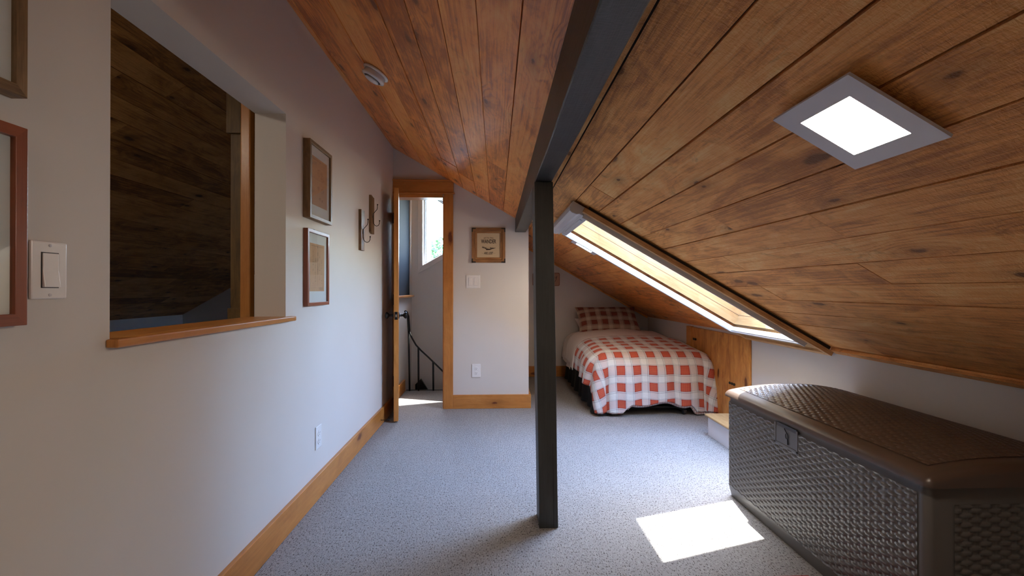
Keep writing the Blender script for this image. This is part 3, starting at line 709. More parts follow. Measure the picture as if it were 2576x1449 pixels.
# ================================================================== WALL PLATES
def plate_left(y0, y1, z0, z1, kind, label):
    t = thing({'switch': 'light_switch', 'outlet': 'wall_outlet'}[kind], (XL, (y0 + y1) / 2, z0), label, {'switch': 'light switch', 'outlet': 'outlet'}[kind])
    b = MB(); b.box(XL, XL + .006, y0, y1, z0, z1); b.build('cover_plate', 'white_p', t, bevel=.003)
    ym, zm = (y0 + y1) / 2, (z0 + z1) / 2
    if kind == 'switch':
        b = MB(); b.box(XL + .006, XL + .0068, ym - .0175, ym + .0175, zm - .0345, zm + .0345); b.build('rocker_surround', 'dark_slot', t)
        b = MB(); b.prism([(XL + .006, zm - .033), (XL + .013, zm - .033), (XL + .0085, zm), (XL + .0085, zm + .033), (XL + .006, zm + .033)], 1, ym - .016, ym + .016); b.build('rocker', 'white_p', t, bevel=.0015)
        for dz in (-.048, .048):
            b = MB(); b.lathe([(.003, 0), (.003, .0015), (.001, .002)], (XL + .006, ym, zm + dz), (1, 0, 0), 12); b.build('screw', 'grey_rail', t)
    else:
        for dz in (-.0195, .0195):
            b = MB(); b.lathe([(.016, 0), (.016, .002), (.0155, .0025)], (XL + .006, ym, zm + dz), (1, 0, 0), 20); f = b.build('socket', 'white_p', t)
            b = MB(); b.box(XL + .0083, XL + .0088, ym - .0065, ym - .005, zm + dz - .001, zm + dz + .007); b.box(XL + .0083, XL + .0088, ym + .005, ym + .0065, zm + dz - .001, zm + dz + .007)
            b.box(XL + .0083, XL + .0088, ym - .0018, ym + .0018, zm + dz - .009, zm + dz - .0055); b.build('slots', 'dark_slot', f)
plate_left(.881, .953, .995, 1.107, 'switch', 'single white rocker switch between the picture frames and the wall opening')
plate_left(2.235, 2.306, .235, .347, 'outlet', 'white duplex outlet low on the left wall above the baseboard')
def plate_back(x0, x1, z0, z1, kind, label, Y=YB):
    t = thing({'switch': 'light_switch', 'outlet': 'wall_outlet'}[kind], ((x0 + x1) / 2, Y, z0), label, {'switch': 'light switch', 'outlet': 'outlet'}[kind])
    b = MB(); b.box(x0, x1, Y - .006, Y, z0, z1); b.build('cover_plate', 'white_p', t, bevel=.0025)
    xm, zm = (x0 + x1) / 2, (z0 + z1) / 2
    if kind == 'switch':
        two = x1 - x0 > .09
        for k, dx in enumerate((-.023, .023) if two else (0,)):
            b = MB(); b.box(xm + dx - .0172, xm + dx + .0172, Y - .0068, Y - .006, zm - .0342, zm + .0342); b.build('rocker_surround', 'grey_rail', t)
            b = MB(); sgn = 1 if k else -1
            b.prism([(Y - .006, zm - .033), (Y - .0085 - (.004 if sgn > 0 else 0), zm - .033), (Y - .0085, zm), (Y - .0085 - (.004 if sgn < 0 else 0), zm + .033), (Y - .006, zm + .033)], 0, xm + dx - .016, xm + dx + .016); b.build('rocker', 'white_p', t, bevel=.001)
    else:
        for dz in (-.0195, .0195):
            b = MB(); b.lathe([(.0165, 0), (.0165, .002), (.0155, .0025)], (xm, Y - .006, zm + dz), (0, -1, 0), 24); f = b.build('socket', 'white_p', t)
            b = MB()
            for q in (-1, 1): b.box(xm + q * .006 - .001, xm + q * .006 + .001, Y - .0089, Y - .0083, zm + dz - .001, zm + dz + .007)
            b.lathe([(.0026, 0), (.0026, .0006)], (xm, Y - .0083, zm + dz - .007), (0, -1, 0), 10); b.build('slots', 'dark_slot', f)
plate_back(-.252, -.133, 1.027, 1.139, 'switch', 'white double rocker switch below the wooden framed sign')
plate_back(-.204, -.129, .264, .378, 'outlet', 'white duplex outlet low on the wall right of the doorway')
plate_back(.305, .385, 1.09, 1.20, 'switch', 'white switch on the wall behind the bed, mostly hidden by the corner', YN)

# ================================================================== PICTURES ON THE LEFT WALL
def picture(y0, y1, z0, z1, wood_, fw, dep, label, seed, hanger=False, style=0):
    t = thing('picture_frame', (XL, (y0 + y1) / 2, z0), label, 'picture', 'framed prints on the left wall')
    x1 = XL + dep
    b = MB(); x0 = XL + .001
    b.frame2((y0, y1, z0, z1), (y0 + fw, y1 - fw, z0 + fw, z1 - fw), x0, x1, 0)
    fr = b.build('frame', wood_, t, grain=1, bevel=.0012)
    b = MB(); b.box(x1 - .014, x1 - .010, y0 + fw - .002, y1 - fw + .002, z0 + fw - .002, z1 - fw + .002); b.build('mat_board', 'mat_paper', t)
    iw, ih = (y1 - y0) * .17, (z1 - z0) * .19
    py0, py1, pz0, pz1 = y0 + iw, y1 - iw, z0 + ih, z1 - ih * .92
    b = MB(); b.box(x1 - .010, x1 - .0092, py0, py1, pz0, pz1); pr = b.build('print', 'kraft', t)
    rr = random.Random(seed); b = MB(); X = x1 - .0091
    def ln(ya, za, yb_, zb_, w_=.0006):
        nonlocal b
        d_ = Vector((yb_ - ya, zb_ - za)); n_ = Vector((-d_.y, d_.x)).normalized() * w_
        b.add([(X, ya + n_.x, za + n_.y), (X, yb_ + n_.x, zb_ + n_.y), (X, yb_ - n_.x, zb_ - n_.y), (X, ya - n_.x, za - n_.y)], [(0, 1, 2, 3)])
    W_, H_ = py1 - py0, pz1 - pz0
    ln(py0 + W_ * .06, pz1 - H_ * .05, py0 + W_ * .94, pz1 - H_ * .05, .0008)
    ln(py0 + W_ * .5, pz1 - H_ * .04, py0 + W_ * .5, pz1 - H_ * .08, .003)
    b.build('heading', 'ink_soft', pr, recalc=False)
    if style == 0:
        for cy, cz_, rad in ((.42, .70, .13), (.68, .62, .11), (.62, .72, .08), (.40, .38, .08), (.68, .36, .10), (.5, .17, .05), (.66, .15, .04)):
            b = MB()
            m_ = 14; pts = [(py0 + W_ * cy + rad * W_ * rr.uniform(.7, 1.1) * math.cos(6.283 * k / m_), pz0 + H_ * cz_ + rad * H_ * .6 * rr.uniform(.7, 1.1) * math.sin(6.283 * k / m_)) for k in range(m_)]
            for k in range(m_): ln(*pts[k], *pts[(k + 1) % m_], .0005)
            for k in range(9):
                a, c_ = rr.choice(pts), rr.choice(pts); ln(*a, *c_, .0005)
            b.build('drawn_figure', 'ink_soft', pr, recalc=False)
    else:
        for q, w_ in ((.2, .0005), (.36, .0006), (.52, .0016), (.66, .0005), (.8, .0004)):
            b = MB()
            za = pz0 + H_ * rr.uniform(.05, .12); ze = pz0 + H_ * rr.uniform(.7, .86); ln(py0 + W_ * q, za, py0 + W_ * q, ze, w_ * .5)
            for k in range(9):
                zz = za + (ze - za) * rr.random(); ln(py0 + W_ * (q - .04), zz, py0 + W_ * (q + .04), zz + .002, .0005)
                zz2 = zz + rr.uniform(.006, .02); ln(py0 + W_ * (q + .015), zz, py0 + W_ * (q + .015), zz2, w_)
            b.build('drawn_figure', 'ink_soft', pr, recalc=False)
        b = MB()
        for k in range(4): ln(py0 + W_ * .62, pz0 + H_ * (.03 + .015 * k), py0 + W_ * .9, pz0 + H_ * (.04 + .015 * k), .0006)
        b.build('caption', 'ink_soft', pr, recalc=False)
    b = MB(); b.box(x1 - .0062, x1 - .005, y0 + fw - .002, y1 - fw + .002, z0 + fw - .002, z1 - fw + .002); b.build('glazing', 'glass', t)
    if hanger:
        b = MB(); b.tube([(XL, (y0 + y1) / 2 - .03, z1 + .004), (XL + .008, (y0 + y1) / 2 - .03, z1 + .004)], .0025, 8); b.tube([(XL, (y0 + y1) / 2 - .018, z1 + .004), (XL + .008, (y0 + y1) / 2 - .018, z1 + .004)], .0025, 8); b.build('hanger', 'iron', t)
picture(2.092, 2.368, 1.343, 1.702, 'frame_o', .017, .033, 'grey-brown framed print right of the wall opening, above the reddish frame', 1)
picture(2.096, 2.362, .938, 1.295, 'frame_r', .016, .022, 'reddish framed print right of the wall opening, below the grey-brown frame', 2, True, 1)
picture(.572, .850, 1.357, 1.715, 'frame_o', .019, .030, 'grey-brown frame cut off by the upper left edge of the photo', 3)
picture(.577, .857, .949, 1.305, 'frame_r', .021, .024, 'reddish frame beside the single light switch', 4, False, 1)

# ================================================================== WALL HOOKS
def hook(y0, y1, z0, z1, notch, label):
    t = thing('wall_hook', (XL, (y0 + y1) / 2, z0), label, 'wall hook', 'iron hooks on wooden boards')
    b = MB(); ym = (y0 + y1) / 2
    if notch: pts = [(y0, z0 + .012), (y0 + .01, z0 + .006), (y0 + .03, z0), (y1, z0), (y1, z1 - .008), (y1 - .012, z1 - .010), (y0 + .02, z1 - .004), (y0 + .01, z1), (y0, z1)]
    else: pts = [(y0, z0), (y1, z0), (y1, z1), (y0, z1)]
    b.prism(pts, 0, XL, XL + .018); b.build('backboard', 'sign_w' if False else 'frame_o', t, grain=2, bevel=.0012)
    zc = z0 + (z1 - z0) * .44; X = XL + .020; h = []
    up = [(X, zc), (X, zc + .022), (X + .012, zc + .036), (X + .026, zc + .052), (X + .029, zc + .066), (X + .030, zc + .086)]
    dn = [(X, zc), (X, zc - .03), (X + .003, zc - .045), (X + .012, zc - .058), (X + .024, zc - .063), (X + .036, zc - .058), (X + .043, zc - .045), (X + .044, zc - .026)]
    b = MB(); b.tube([(a, ym, z) for a, z in up], .0022, 8); b.tube([(a, ym, z) for a, z in dn], .0022, 8)
    b.ball((up[-1][0], ym, up[-1][1]), .0048); b.ball((dn[-1][0], ym, dn[-1][1]), .0048); b.box(XL + .018, XL + .0215, ym - .006, ym + .006, zc - .008, zc + .010)
    b.build('hook', 'iron', t, smooth=True)
hook(2.930, 3.000, 1.266, 1.527, False, 'wooden board hook nearer the pictures with square ends')
hook(3.165, 3.238, 1.403, 1.668, True, 'wooden board hook nearer the door, higher with a notched top')

# ================================================================== FRAMED SIGN
def text_mesh(name, s, size, cx, cz_, Y, parent, sx=1.0, mat='ink', bold=0.0, bend=0.0):
    cu = bpy.data.curves.new(name, 'FONT'); cu.body = s; cu.size = size; cu.align_x = 'CENTER'; cu.align_y = 'CENTER'; cu.extrude = .0003; cu.offset = bold
    o = bpy.data.objects.new(name, cu); COL.objects.link(o); bpy.context.view_layer.update()
    me = bpy.data.meshes.new_from_object(o); bpy.data.objects.remove(o)
    base = ORG[parent.name]
    for v in me.vertices:
        x, y, z = v.co; x *= sx; zz = y - bend * x * x
        v.co = Vector((cx + x, Y - z, cz_ + zz)) - base
    me.materials.clear(); me.materials.append(MT[mat]); me.name = name
    o = bpy.data.objects.new(name, me); COL.objects.link(o); o.parent = parent; ORG[o.name] = base.copy(); return o
sx0, sx1, sz0, sz1 = -.204, .082, 1.245, 1.541
t = thing('framed_sign', ((sx0 + sx1) / 2, YB, sz0), 'brown wooden framed sign with lettering above the double switch', 'sign')
def ring(b, x0, x1, z0, z1, w_, y0, y1): b.frame2((x0, x1, z0, z1), (x0 + w_, x1 - w_, z0 + w_, z1 - w_), y0, y1, 1)
b = MB(); ring(b, sx0, sx1, sz0, sz1, .026, YB - .020, YB - .001); b.build('outer_frame', 'sign_w', t, grain=0, bevel=.003)
b = MB(); ring(b, sx0 + .0262, sx1 - .0262, sz0 + .0262, sz1 - .0262, .018, YB - .014, YB - .001); b.build('inner_frame', 'sign_w', t, grain=2, bevel=.003)
for cx_, cz2, qx, qz in ((sx0, sz0, 1, 1), (sx1, sz0, -1, 1), (sx0, sz1, 1, -1), (sx1, sz1, -1, -1)):
    b = MB()
    for (dx_, dz_) in ((.034, .010), (.010, .034)):
        xa_, xb_ = sorted((cx_ - qx * .0008, cx_ + qx * dx_)); za_, zb_ = sorted((cz2 - qz * .0008, cz2 + qz * dz_)); b.box(xa_, xb_, YB - .0215, YB - .001, za_, zb_)
    b.build('corner_bracket', 'rust_iron', t)
b = MB(); b.box(sx0 + .04, sx1 - .04, YB - .006, YB - .002, sz0 + .04, sz1 - .04); pn = b.build('canvas', 'cream', t)
cx_ = (sx0 + sx1) / 2 ; zt = sz1
YT = YB - .0064
text_mesh('lettering', 'NOT ALL WHO', .0165, cx_, 1.458, YT, pn, .72, 'ink', .0002, 2.2)
text_mesh('lettering', 'WANDER', .0470, cx_, 1.4255, YT, pn, .62, 'ink', .0012)
text_mesh('lettering', 'ARE LOST', .0290, cx_, 1.3255, YT, pn, .60, 'ink', .0008)
for q in (-1, 1):
    b = MB(); b.box(cx_ + q * .050 - .009, cx_ + q * .050 + .009, YT - .0003, YT, 1.3250, 1.3262); b.build('dash_mark', 'ink', pn)
b = MB(); rr = random.Random(5)
def tri(x, z, w_, h_): b.add([(x - w_, YT, z), (x + w_, YT, z), (x, YT, z + h_)], [(0, 1, 2)])
for k in range(9): tri(cx_ - .056 + k * .004 + .002, 1.372 - .0004 * k, .0022, rr.uniform(.010, .022) * (1 - .06 * k))
for k in range(11): tri(cx_ + .014 + k * .0042, 1.368 + .0002 * k, .0021, rr.uniform(.008, .016) * (1 - .05 * k))
b.add([(cx_ - .058, YT, 1.374), (cx_ - .03, YT, 1.366), (cx_ - .022, YT, 1.358), (cx_ - .02, YT, 1.352), (cx_ + .012, YT, 1.354), (cx_ + .03, YT, 1.362), (cx_ + .06, YT, 1.367), (cx_ + .03, YT, 1.370), (cx_ + .008, YT, 1.364), (cx_ - .02, YT, 1.368)], [tuple(range(10))])
for k in range(6): b.add([(cx_ - .03 + k * .01, YT, 1.374), (cx_ - .022 + k * .01, YT, 1.377 + .003 * math.sin(k)), (cx_ - .022 + k * .01, YT, 1.3755 + .003 * math.sin(k)), (cx_ - .03 + k * .01, YT, 1.3725)], [(0, 1, 2, 3)])
b.build('landscape_drawing', 'ink', pn, recalc=False)

# board sign behind the post
t = thing('board_sign', (.59, YN, 1.06), 'tan board sign on the wall behind the bed, mostly hidden by the post', 'sign')
b = MB(); r_ = .02; x0_, x1_, z0_, z1_ = .43, .748, 1.057, 1.212
pts = []
for (cx2, cz2, a0) in ((x1_ - r_, z0_ + r_, -90), (x1_ - r_, z1_ - r_, 0), (x0_ + r_, z1_ - r_, 90), (x0_ + r_, z0_ + r_, 180)):
    for k in range(6):
        a = math.radians(a0 + 18 * k); pts.append((cx2 + r_ * math.cos(a), cz2 + r_ * math.sin(a)))
b.prism(pts, 1, YN - .016, YN - .001); MT['tan'] = plain('tan_board', (0.45, 0.27, 0.18), 0.7); MT['tan_d'] = plain('tan_border', (0.28, 0.12, 0.07), 0.7)
b.build('border', 'tan_d', t)
b = MB(); b.prism([(.589 + (x - .589) * .955, 1.1345 + (z - 1.1345) * .91) for x, z in pts], 1, YN - .0175, YN - .016); b.build('face', 'tan', t)
b = MB(); b.tube([(.695, YN - .018, 1.165), (.690, YN - .018, 1.15), (.700, YN - .018, 1.145), (.712, YN - .018, 1.17)], .002, 6); b.tube([(.714, YN - .018, 1.172), (.704, YN - .018, 1.135), (.69, YN - .018, 1.105)], .0025, 6); b.build('lettering', 'ink', t)

# ================================================================== PINE PANEL IN THE KNEE WALL
t = thing('access_panel', (XR, 3.65, 0), 'pine board access door in the knee wall beside the bed', 'access door')
xp = XR - .022
ys = [3.14, 3.33, 3.52, 3.70, 3.90, 4.07]
for i in range(5):
    b = MB(); b.box(xp + R.uniform(0, .002), XR - .001, ys[i] + .0008, ys[i + 1] - .0008, .0, .675); b.build('board', 'pine_panel', t, grain=2, bevel=.0015)
b = MB(); b.box(xp - .010, XR - .001, 4.075, 4.165, 0, .68); b.build('stile', 'pine_panel', t, grain=2, bevel=.0015)
for yh, zh, ln_ in ((3.36, .308, .075), (4.0, .573, .05)):
    b = MB(); b.box(xp - .004, xp, yh - ln_ / 2, yh + ln_ / 2, zh - .004, zh + .004)
    for k in (-1, 0, 1): b.lathe([(.010, 0), (.010, .005), (.004, .009)], (xp - .003, yh + k * ln_ * .42, zh), (-1, 0, 0), 10)
    b.build('hinge', 'rust_iron', t)

# ================================================================== STEP BOX
t = thing('step_box', (1.63, 2.75, 0), 'low white step with a pale oak top behind the storage chest', 'step')
b = MB(); b.box(1.482, 1.775, 2.42, 3.13, 0, .130); b.build('riser', 'step_w', t)
b = MB(); b.box(1.462, 1.775, 2.40, 3.145, .130, .147); b.build('tread', 'oak', t, grain=1, bevel=.007)

# ================================================================== RED RUG EDGE
b = MB(); b.box(.545, 1.10, .9, 1.568, 0.0005, .008)
tag(b.build('rug', 'red_rug'), 'thin dull red mat edge at the bottom of the photo beside the chest', 'rug')

# ================================================================== STORAGE CHEST
CX0, CX1, CY0, CY1, CZ = 1.147, 1.765, 1.172, 2.228, .484
ch = thing('storage_chest', ((CX0 + CX1) / 2, (CY0 + CY1) / 2, 0), 'large dark brown wicker-pattern plastic storage chest against the knee wall', 'storage chest')
def rrect(x0, x1, y0, y1, r, n=6):
    out = []
    for (cx2, cy2, a0) in ((x1 - r, y0 + r, -90), (x1 - r, y1 - r, 0), (x0 + r, y1 - r, 90), (x0 + r, y0 + r, 180)):
        for k in range(n + 1):
            a = math.radians(a0 + 90 * k / n); out.append((cx2 + r * math.cos(a), cy2 + r * math.sin(a)))
    return out
def loft(b, rings):
    n = len(rings[0]); vs = [p for rg in rings for p in rg]; fs = []
    for i in range(len(rings) - 1):
        for k in range(n): fs.append((i * n + k, i * n + (k + 1) % n, (i + 1) * n + (k + 1) % n, (i + 1) * n + k))
    fs.append(tuple(range(n - 1, -1, -1))); o_ = (len(rings) - 1) * n; fs.append(tuple(o_ + k for k in range(n))); b.add(vs, fs)
b = MB(); rg = []
for z, ins in ((0, .012), (.03, .006), (.05, .003), (.46, .003), (.470, .008), (CZ, .008)):
    rg.append([(x, y, z) for x, y in rrect(CX0 + ins, CX1 - ins, CY0 + ins, CY1 - ins, .022)])
loft(b, rg); body = shade_auto(b.build('body', 'chest', ch), 40)
PW, PRW = .0270, .0126
def weave(a, c):
    col, row = a / PW, c / PRW; j = math.floor(row); fz = row - j - .5; fy = col - math.floor(col) - .5
    A = .0034
    cth = math.cos(math.pi * (col - .5)) * (-1) ** (j % 2)
    cth = max(-1, min(1, cth * 1.35 + .18))
    hh = A * cth * .85 - A * 1.1 * (abs(fz) / .5) ** 5
    vv = -A * .25 - A * 1.5 * (abs(fy) / .27) ** 6 if abs(fy) < .27 else -A * 1.75
    return max(hh, vv, -A * 1.2)
def weave_panel(name, fn, a0, a1, c0, c1, na, nc, parent, mat, mask=None):
    b = MB(); vs = []; fs = []
    for i in range(na + 1):
        a = a0 + (a1 - a0) * i / na
        for j in range(nc + 1):
            c = c0 + (c1 - c0) * j / nc
            e = min(a - a0, a1 - a, c - c0, c1 - c); k = min(1, max(0, e / .004))
            if mask: k = min(k, mask(a, c))
            vs.append(fn(a, c, weave(a, c) * k + .0006 * (1 - k)))
    for i in range(na):
        for j in range(nc):
            o_ = i * (nc + 1) + j; fs.append((o_, o_ + nc + 1, o_ + nc + 2, o_ + 1))
    b.add(vs, fs); return b.build(name, mat, parent, recalc=False, smooth=True)
LY0, LY1, LZ0, LZ1 = 1.700, 1.825, .398, .486
def mask_l(a, c):
    d_ = max(LY0 - .012 - a, a - (LY1 + .012), (LZ0 - .012) - c); return min(1, max(0, d_ / .003))
weave_panel('front_panel', lambda a, c, h: (CX0 + .0005 - h, a, c), CY0 + .030, CY1 - .025, .055, .462, 310, 190, ch, 'chest', mask_l)
weave_panel('end_panel', lambda a, c, h: (a, CY0 + .0005 - h, c), CX0 + .075, CX1 - .075, .055, .440, 130, 170, ch, 'chest')
# lid
def lidz(x, y):
    a = (x - CX0) / (CX1 - CX0); return .5475 - .030 * abs((a - .5) / .5) ** 2.4 - (.018 * max(0, (a - .5) / .5) ** 2)
LX0, LX1, LYa, LYb = CX0 - .010, CX1 + .008, CY0 - .012, CY1 + .010
def lid_pt(x, y, h=0):
    e = min(x - LX0, LX1 - x, y - LYa, LYb - y); r = .030
    z = lidz(x, y)
    if e < r: z = z - (r - math.sqrt(max(0, r * r - (r - e) ** 2))) * .75
    return (x, y, z + h)
b = MB(); nx, nyy = 46, 64; vs = []; fs = []
def graded(a0, a1, n):
    out = []
    for i in range(n + 1):
        k = i / n; k = .5 - .5 * math.cos(math.pi * k) * (1 - .0) ; out.append(a0 + (a1 - a0) * k)
    return out
gx, gy = graded(LX0, LX1, nx), graded(LYa, LYb, nyy)
cr = .022
for x in gx:
    for y in gy:
        # round the plan corners
        px_, py_ = x, y; dx_ = max(LX0 + cr - x, x - (LX1 - cr), 0); dy_ = max(LYa + cr - y, y - (LYb - cr), 0)
        p = lid_pt(x, y, 0)
        if dx_ > 0 and dy_ > 0:
            m_ = max(dx_, dy_); hyp = math.hypot(dx_, dy_); k = m_ / hyp
            cxx = LX0 + cr if x < LX0 + cr else LX1 - cr; cyy = LYa + cr if y < LYa + cr else LYb - cr
            p = (cxx + (x - cxx) * k, cyy + (y - cyy) * k, p[2])
        vs.append(p)
for i in range(nx):
    for j in range(nyy):
        o_ = i * (nyy + 1) + j; fs.append((o_, o_ + nyy + 1, o_ + nyy + 2, o_ + 1))
# skirt
per = [i * (nyy + 1) for i in range(nx + 1)] + [nx * (nyy + 1) + j for j in range(1, nyy + 1)] + [i * (nyy + 1) + nyy for i in range(nx - 1, -1, -1)] + [j for j in range(nyy - 1, 0, -1)]
base0 = len(vs)
for q in per: vs.append((vs[q][0], vs[q][1], .489))
for k in range(len(per)):
    k2 = (k + 1) % len(per); fs.append((per[k], per[k2], base0 + k2, base0 + k))
fs.append(tuple(base0 + k for k in range(len(per))))
b.add(vs, fs); lid = shade_auto(b.build('lid', 'chest_lid', ch), 50)
weave_panel('lid_weave', lambda a, c, h: (c, a, lidz(c, a) + .0012 + h * .75), CY0 + .045, CY1 - .035, CX0 + .045, CX1 - .03, 300, 260, lid, 'chest_lid')
# latch
X = CX0 + .001
b = MB(); b.box(X - .003, X + .001, LY0 - .010, LY0, LZ0 - .01, .474); b.box(X - .003, X + .001, LY1, LY1 + .010, LZ0 - .01, .474); b.box(X - .003, X + .001, LY0 - .010, LY1 + .01, LZ0 - .01, LZ0)
b.build('latch_surround', 'chest', ch, bevel=.0015)
b = MB(); b.box(X - .0005, X + .002, LY0, LY1, LZ0, .476); la = b.build('latch_plate', 'chest_latch', ch) if 'chest_latch' in MT else b.build('latch_plate', 'chest', ch)
b = MB(); b.tube([(X - .0042, 1.752 + .008 * math.cos(k * .4488), .437 + .011 * math.sin(k * .4488)) for k in range(15)], .0016, 6)
b.tube([(X - .004, 1.752, .447), (X - .006, 1.765, .464)], .0016, 6); b.tube([(X - .004, 1.748, .427), (X - .004, 1.746, .405)], .0022, 6)
b.build('key_ring', 'iron', ch)
b = MB(); b.box(CX0 + .10, CX0 + .1, CY0, CY0, 0, 0)

# ================================================================== BED
bed = thing('rollaway_bed', (1.28, 4.42, 0), 'single rollaway bed made up with plaid bedding in the nook', 'bed')
BX0, BX1, BY0, BY1 = .83, 1.73, 3.80, 5.27
def rbox(b, x0, x1, y0, y1, z0, z1, r):
    loft(b, [[(x, y, z) for x, y in rrect(x0 + i_, x1 - i_, y0 + i_, y1 - i_, r)] for z, i_ in ((z0, .015), (z0 + .015, 0), (z1 - .02, 0), (z1, .02))])
b = MB(); rbox(b, BX0, BX1, BY0, BY1, .30, .490, .05); b.build('mattress', 'mattress', bed, smooth=False)
b = MB(); b.box(BX0 + .01, BX1 - .01, BY0 + .01, BY1, .265, .295); b.build('frame', 'iron', bed)
for (xa_, xb_) in ((.955, 1.40), (1.53, 1.10)):
    for yy_ in (3.66, 5.10):
        b = MB(); b.tube([(xa_, yy_, .035), (xb_, yy_, .27)], .012, 8); leg = b.build('leg', 'leg_grey', bed) if 'leg_grey' in MT else b.build('leg', 'iron', bed)
        b = MB(); b.lathe([(.006, -.012), (.024, -.010), (.025, 0), (.024, .010), (.006, .012)], (xa_, yy_ - .005, .0255), (1, 0, 0), 16); b.build('caster', 'dark_slot', leg)
        b = MB(); b.ball((xa_ + .012, yy_ - .022, .035), .0045); b.build('axle_bolt', 'steel', leg)
b = MB(); b.tube([(.99, 3.68, .055), (1.50, 3.68, .055)], .009, 8); b.build('cross_bar', 'iron', bed)
# black pleated skirt on the left side and front left
def pleat(pts_fn, n, z0, z1, name, parent, mat, amp=.014, seed=0):
    b = MB(); vs = []; fs = []; m_ = 6
    for i in range(n + 1):
        k = i / n; (x, y), (nx_, ny_) = pts_fn(k)
        for j in range(m_ + 1):
            q = j / m_; z = z1 + (z0 - z1) * q
            d_ = amp * (0.15 + q) * (math.sin(k * n * .38) + .5 * math.sin(k * n * .17 + 1)) + .02 * q
            vs.append((x + nx_ * d_, y + ny_ * d_, z))
    for i in range(n):
        for j in range(m_): o_ = i * (m_ + 1) + j; fs.append((o_, o_ + m_ + 1, o_ + m_ + 2, o_ + 1))
    b.add(vs, fs); return b.build(name, mat, parent, recalc=False, smooth=True)
pleat(lambda k: ((BX0 - .012, 3.66 + (5.25 - 3.66) * k), (-1, 0)), 130, .012, .30, 'bed_skirt', bed, 'skirt')
pleat(lambda k: ((BX0 - .01 + .13 * k, 3.655), (0, -1)), 14, .005, .30, 'bed_skirt', bed, 'skirt', .008)

# duvet: a cloth sheet mapped over the mattress with folds
def drape(x0, x1, yfoot, yhead, ztop, over_side_l, over_side_r, over_foot, r, flare, nu, nv, crown, seed, foldamp, hem=False):
    vs = []; uvs = []; W_ = x1 - x0
    aa = [(-over_side_l) + (W_ + over_side_l + over_side_r) * i / nu for i in range(nu + 1)]
    bb = [(-over_foot) + (yhead - yfoot + over_foot) * j / nv for j in range(nv + 1)]
    for a in aa:
        ak = min(max(a, 0), W_) / W_
        sm_ = lambda t_: max(0, min(1, t_)) ** 2 * (3 - 2 * max(0, min(1, t_)))
        hs = 1 - .19 * sm_((ak - .05) / .18) * sm_((.97 - ak) / .12) - .03 * math.sin(ak * 14) * sm_(ak * 4) if hem else 1
        for c in bb:
            if c < 0: c = c * hs
            ea = -a if a < 0 else (a - W_ if a > W_ else 0); sa = -1 if a < 0 else 1
            ec = -c if c < 0 else 0
            d_ = math.hypot(ea, ec)
            px_ = x0 + min(max(a, 0), W_); py_ = yfoot + max(c, 0)
            kx = min(max(a, 0), W_) / W_; 
            zt_ = ztop + crown * (1 - (2 * kx - 1) ** 2) * (0.6 + .4 * math.sin(py_ * 3)) - .045 * max(0, (yfoot + .55 - py_)) / .55 
            n1 = mnoise.noise(Vector((px_ * 3.5, py_ * 4.0, seed))) * .012 + mnoise.noise(Vector((a * 9, c * 11, seed + 4))) * .006
            if d_ > 1e-6:
                ux, uy = sa * ea / d_, -ec / d_
                if ea > 0 and ec > 0: d_ = max(ea, ec) + .25 * min(ea, ec)
                q = math.pi * r / 2
                if d_ < q: th_ = d_ / r; hx_ = r * math.sin(th_); dz_ = r * (1 - math.cos(th_))
                else:
                    dd = d_ - q; hx_ = r + dd * flare; dz_ = r + dd * math.sqrt(1 - flare * flare)
                lin = a if ec > ea else c
                fk = min(1, d_ / .35) ** 1.3
                fold = foldamp * fk * (math.sin(lin * 21 + 1.5 * math.sin(lin * 7 + seed)) * .6 + math.sin(lin * 37 + seed) * .3)
                if ea > 0 and ec > 0: fold += foldamp * 1.0 * fk * math.sin(math.atan2(ec, ea) * 8)
                hx_ += fold + n1
                z = zt_ - dz_ + .004 * math.sin(lin * 30) * fk
                p = Vector((min(px_ + ux * hx_, 1.774), py_ + uy * hx_, max(z, .012 + .01 * fk)))
            else: p = Vector((px_, py_, zt_ + n1 * .8))
            vs.append(p); uvs.append((a, c))
    fs = []
    for i in range(nu):
        for j in range(nv): o_ = i * (nv + 1) + j; fs.append((o_, o_ + nv + 1, o_ + nv + 2, o_ + 1))
    return vs, fs, uvs
t = thing('duvet', (1.28, 4.1, .5), 'red, orange and white plaid duvet draped over the bed', 'duvet')
vs, fs, uvs = drape(.93, 1.665, 3.80, 4.34, .530, .33, .36, .60, .165, .10, 96, 110, .028, 3.0, .020, hem=True)
b = MB(); b.add(vs, fs); dv = b.build('cover', 'plaid', t, uvs=uvs, recalc=False, smooth=True)
md = dv.modifiers.new('thick', 'SOLIDIFY'); md.thickness = .022; md.offset = 1
# the small-check reverse side shows along the rolled hem
nb = 111; hem = [vs[i * nb] for i in range(30, 90)]
b = MB()
pts = [p + Vector((0, .006, -.004)) for p in hem]
b.tube(pts, .013, 8); b.build('hem', 'plaid_f', t, smooth=True, uvs=None)
t2 = thing('bed_sheet', (1.28, 4.9, .5), 'white top sheet folded down between duvet and pillows', 'bed sheet')
vs, fs, uvs = drape(.93, 1.68, 4.62, 5.20, .520, .36, .05, 0.0, .15, .16, 70, 40, .024, 9.0, .016)
b = MB(); b.add(vs, fs); sh = b.build('sheet', 'cover', t2, uvs=uvs, recalc=False, smooth=True)
md = sh.modifiers.new('thick', 'SOLIDIFY'); md.thickness = .006; md.offset = 1
vs, fs, uvs = drape(.925, 1.655, 4.28, 4.84, .562, .36, .33, 0.0, .170, .14, 70, 24, .030, 2.0, .012)
b = MB(); b.add(vs, fs); sh = b.build('fold', 'cover', t2, uvs=uvs, recalc=False, smooth=True)
md = sh.modifiers.new('thick', 'SOLIDIFY'); md.thickness = .010; md.offset = 1

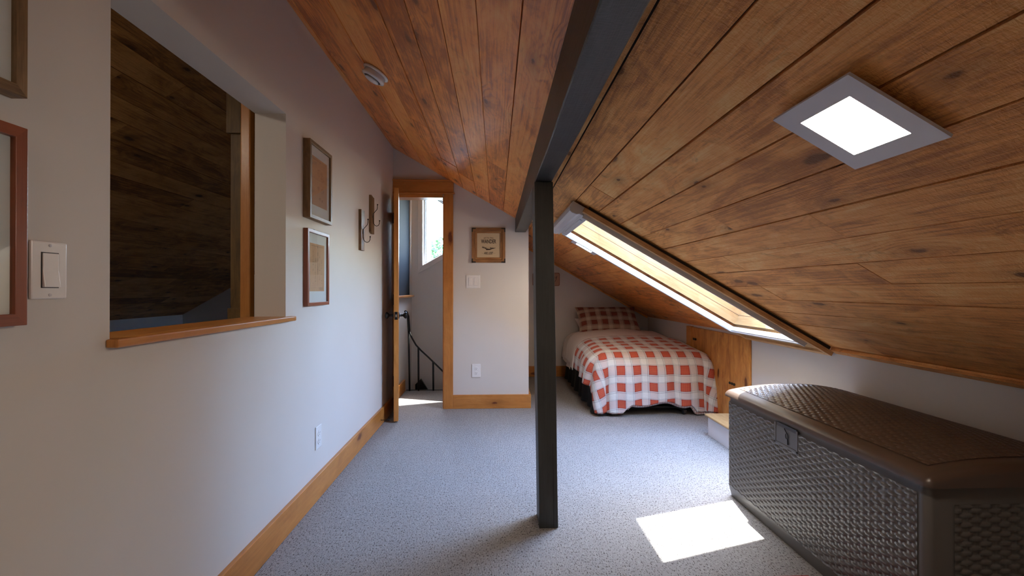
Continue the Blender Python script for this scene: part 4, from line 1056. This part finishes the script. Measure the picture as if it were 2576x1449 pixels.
def pillow(name, W_, H_, T_, mat4, mat, label, seed):
    n1_, n2_ = 44, 30; b = MB(); vs = []; uvs = []; fs = []
    for side in (1, -1):
        for i in range(n1_ + 1):
            for j in range(n2_ + 1):
                u, v = 2 * i / n1_ - 1, 2 * j / n2_ - 1
                pin = 1 - .07 * (1 - v * v) * abs(u) ** 3; pin2 = 1 - .10 * (1 - u * u) * abs(v) ** 3
                h = T_ / 2 * (max(0, 1 - abs(u) ** 2.6) ** .55) * (max(0, 1 - abs(v) ** 2.6) ** .55)
                wr = mnoise.noise(Vector((u * 3, v * 3, seed + side))) * .012 + mnoise.noise(Vector((u * 8, v * 8, seed))) * .004
                edge = min(1, 4 * min(1 - abs(u), 1 - abs(v)))
                vs.append(mat4 @ Vector((u * W_ / 2 * pin, v * H_ / 2 * pin2, side * (h + wr * edge)))); uvs.append((u * W_ / 2, v * H_ / 2))
    N = (n1_ + 1) * (n2_ + 1)
    for s_ in (0, 1):
        for i in range(n1_):
            for j in range(n2_):
                o_ = s_ * N + i * (n2_ + 1) + j; f = (o_, o_ + n2_ + 1, o_ + n2_ + 2, o_ + 1); fs.append(f if s_ == 0 else f[::-1])
    b.add(vs, fs); o = b.build(name, mat, None, uvs=uvs, recalc=False, smooth=True)
    return tag(o, label, 'pillow')
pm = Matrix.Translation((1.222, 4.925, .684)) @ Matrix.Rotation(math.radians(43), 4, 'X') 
pillow('pillow', .68, .40, .13, pm, 'plaid_p', 'red and cream plaid pillow with painted-in shade, leaning at the head of the bed', 1.0)
pm = Matrix.Translation((1.24, 5.09, .598)) @ Matrix.Rotation(math.radians(28), 4, 'X')
pillow('pillow', .66, .36, .11, pm, 'cover', 'white pillow tucked behind the plaid pillow', 5.0)

# ================================================================== TIMBERS AND SHADED GAP BEHIND THE WALL OPENING
b = MB(); b.box(-1.135, -1.09, 2.06, 2.10, 0, oz(-1.135) - .07)
tag(b.build('timber_post', 'pine', grain=2, bevel=.006), 'orange pine post just behind the right edge of the wall opening', 'post')
b = MB(); b.box(-1.20, -1.137, 2.105, 2.15, 0, oz(-1.20) - .02); b.box(-1.205, -1.15, 2.09, 2.105, 0, .93); b.box(-1.212, -1.15, 2.09, 2.105, 1.72, oz(-1.212) - .02)
MT['olive'] = wood('shaded_board', (0.07, 0.04, 0.012), (0.14, 0.08, 0.022), (0.20, 0.12, 0.035), 0.5, 0.2, 0.1)  # brown darkened to paint in the shade this board stands in
b.build('shade_board', 'olive', grain=2)
tag(bpy.data.objects['shade_board'], 'brown board, its colour darkened for shade, left of the pine post behind the wall opening', 'board')
b = MB(); b.box(-1.088, -1.002, 2.12, 2.16, 0, cz(-1.002) - .01)  # black strip added where there is only a gap in shade
tag(b.build('shade_board', 'charcoal', grain=2), 'black strip standing in for the shaded gap between the pine post and the edge of the wall opening', 'board')
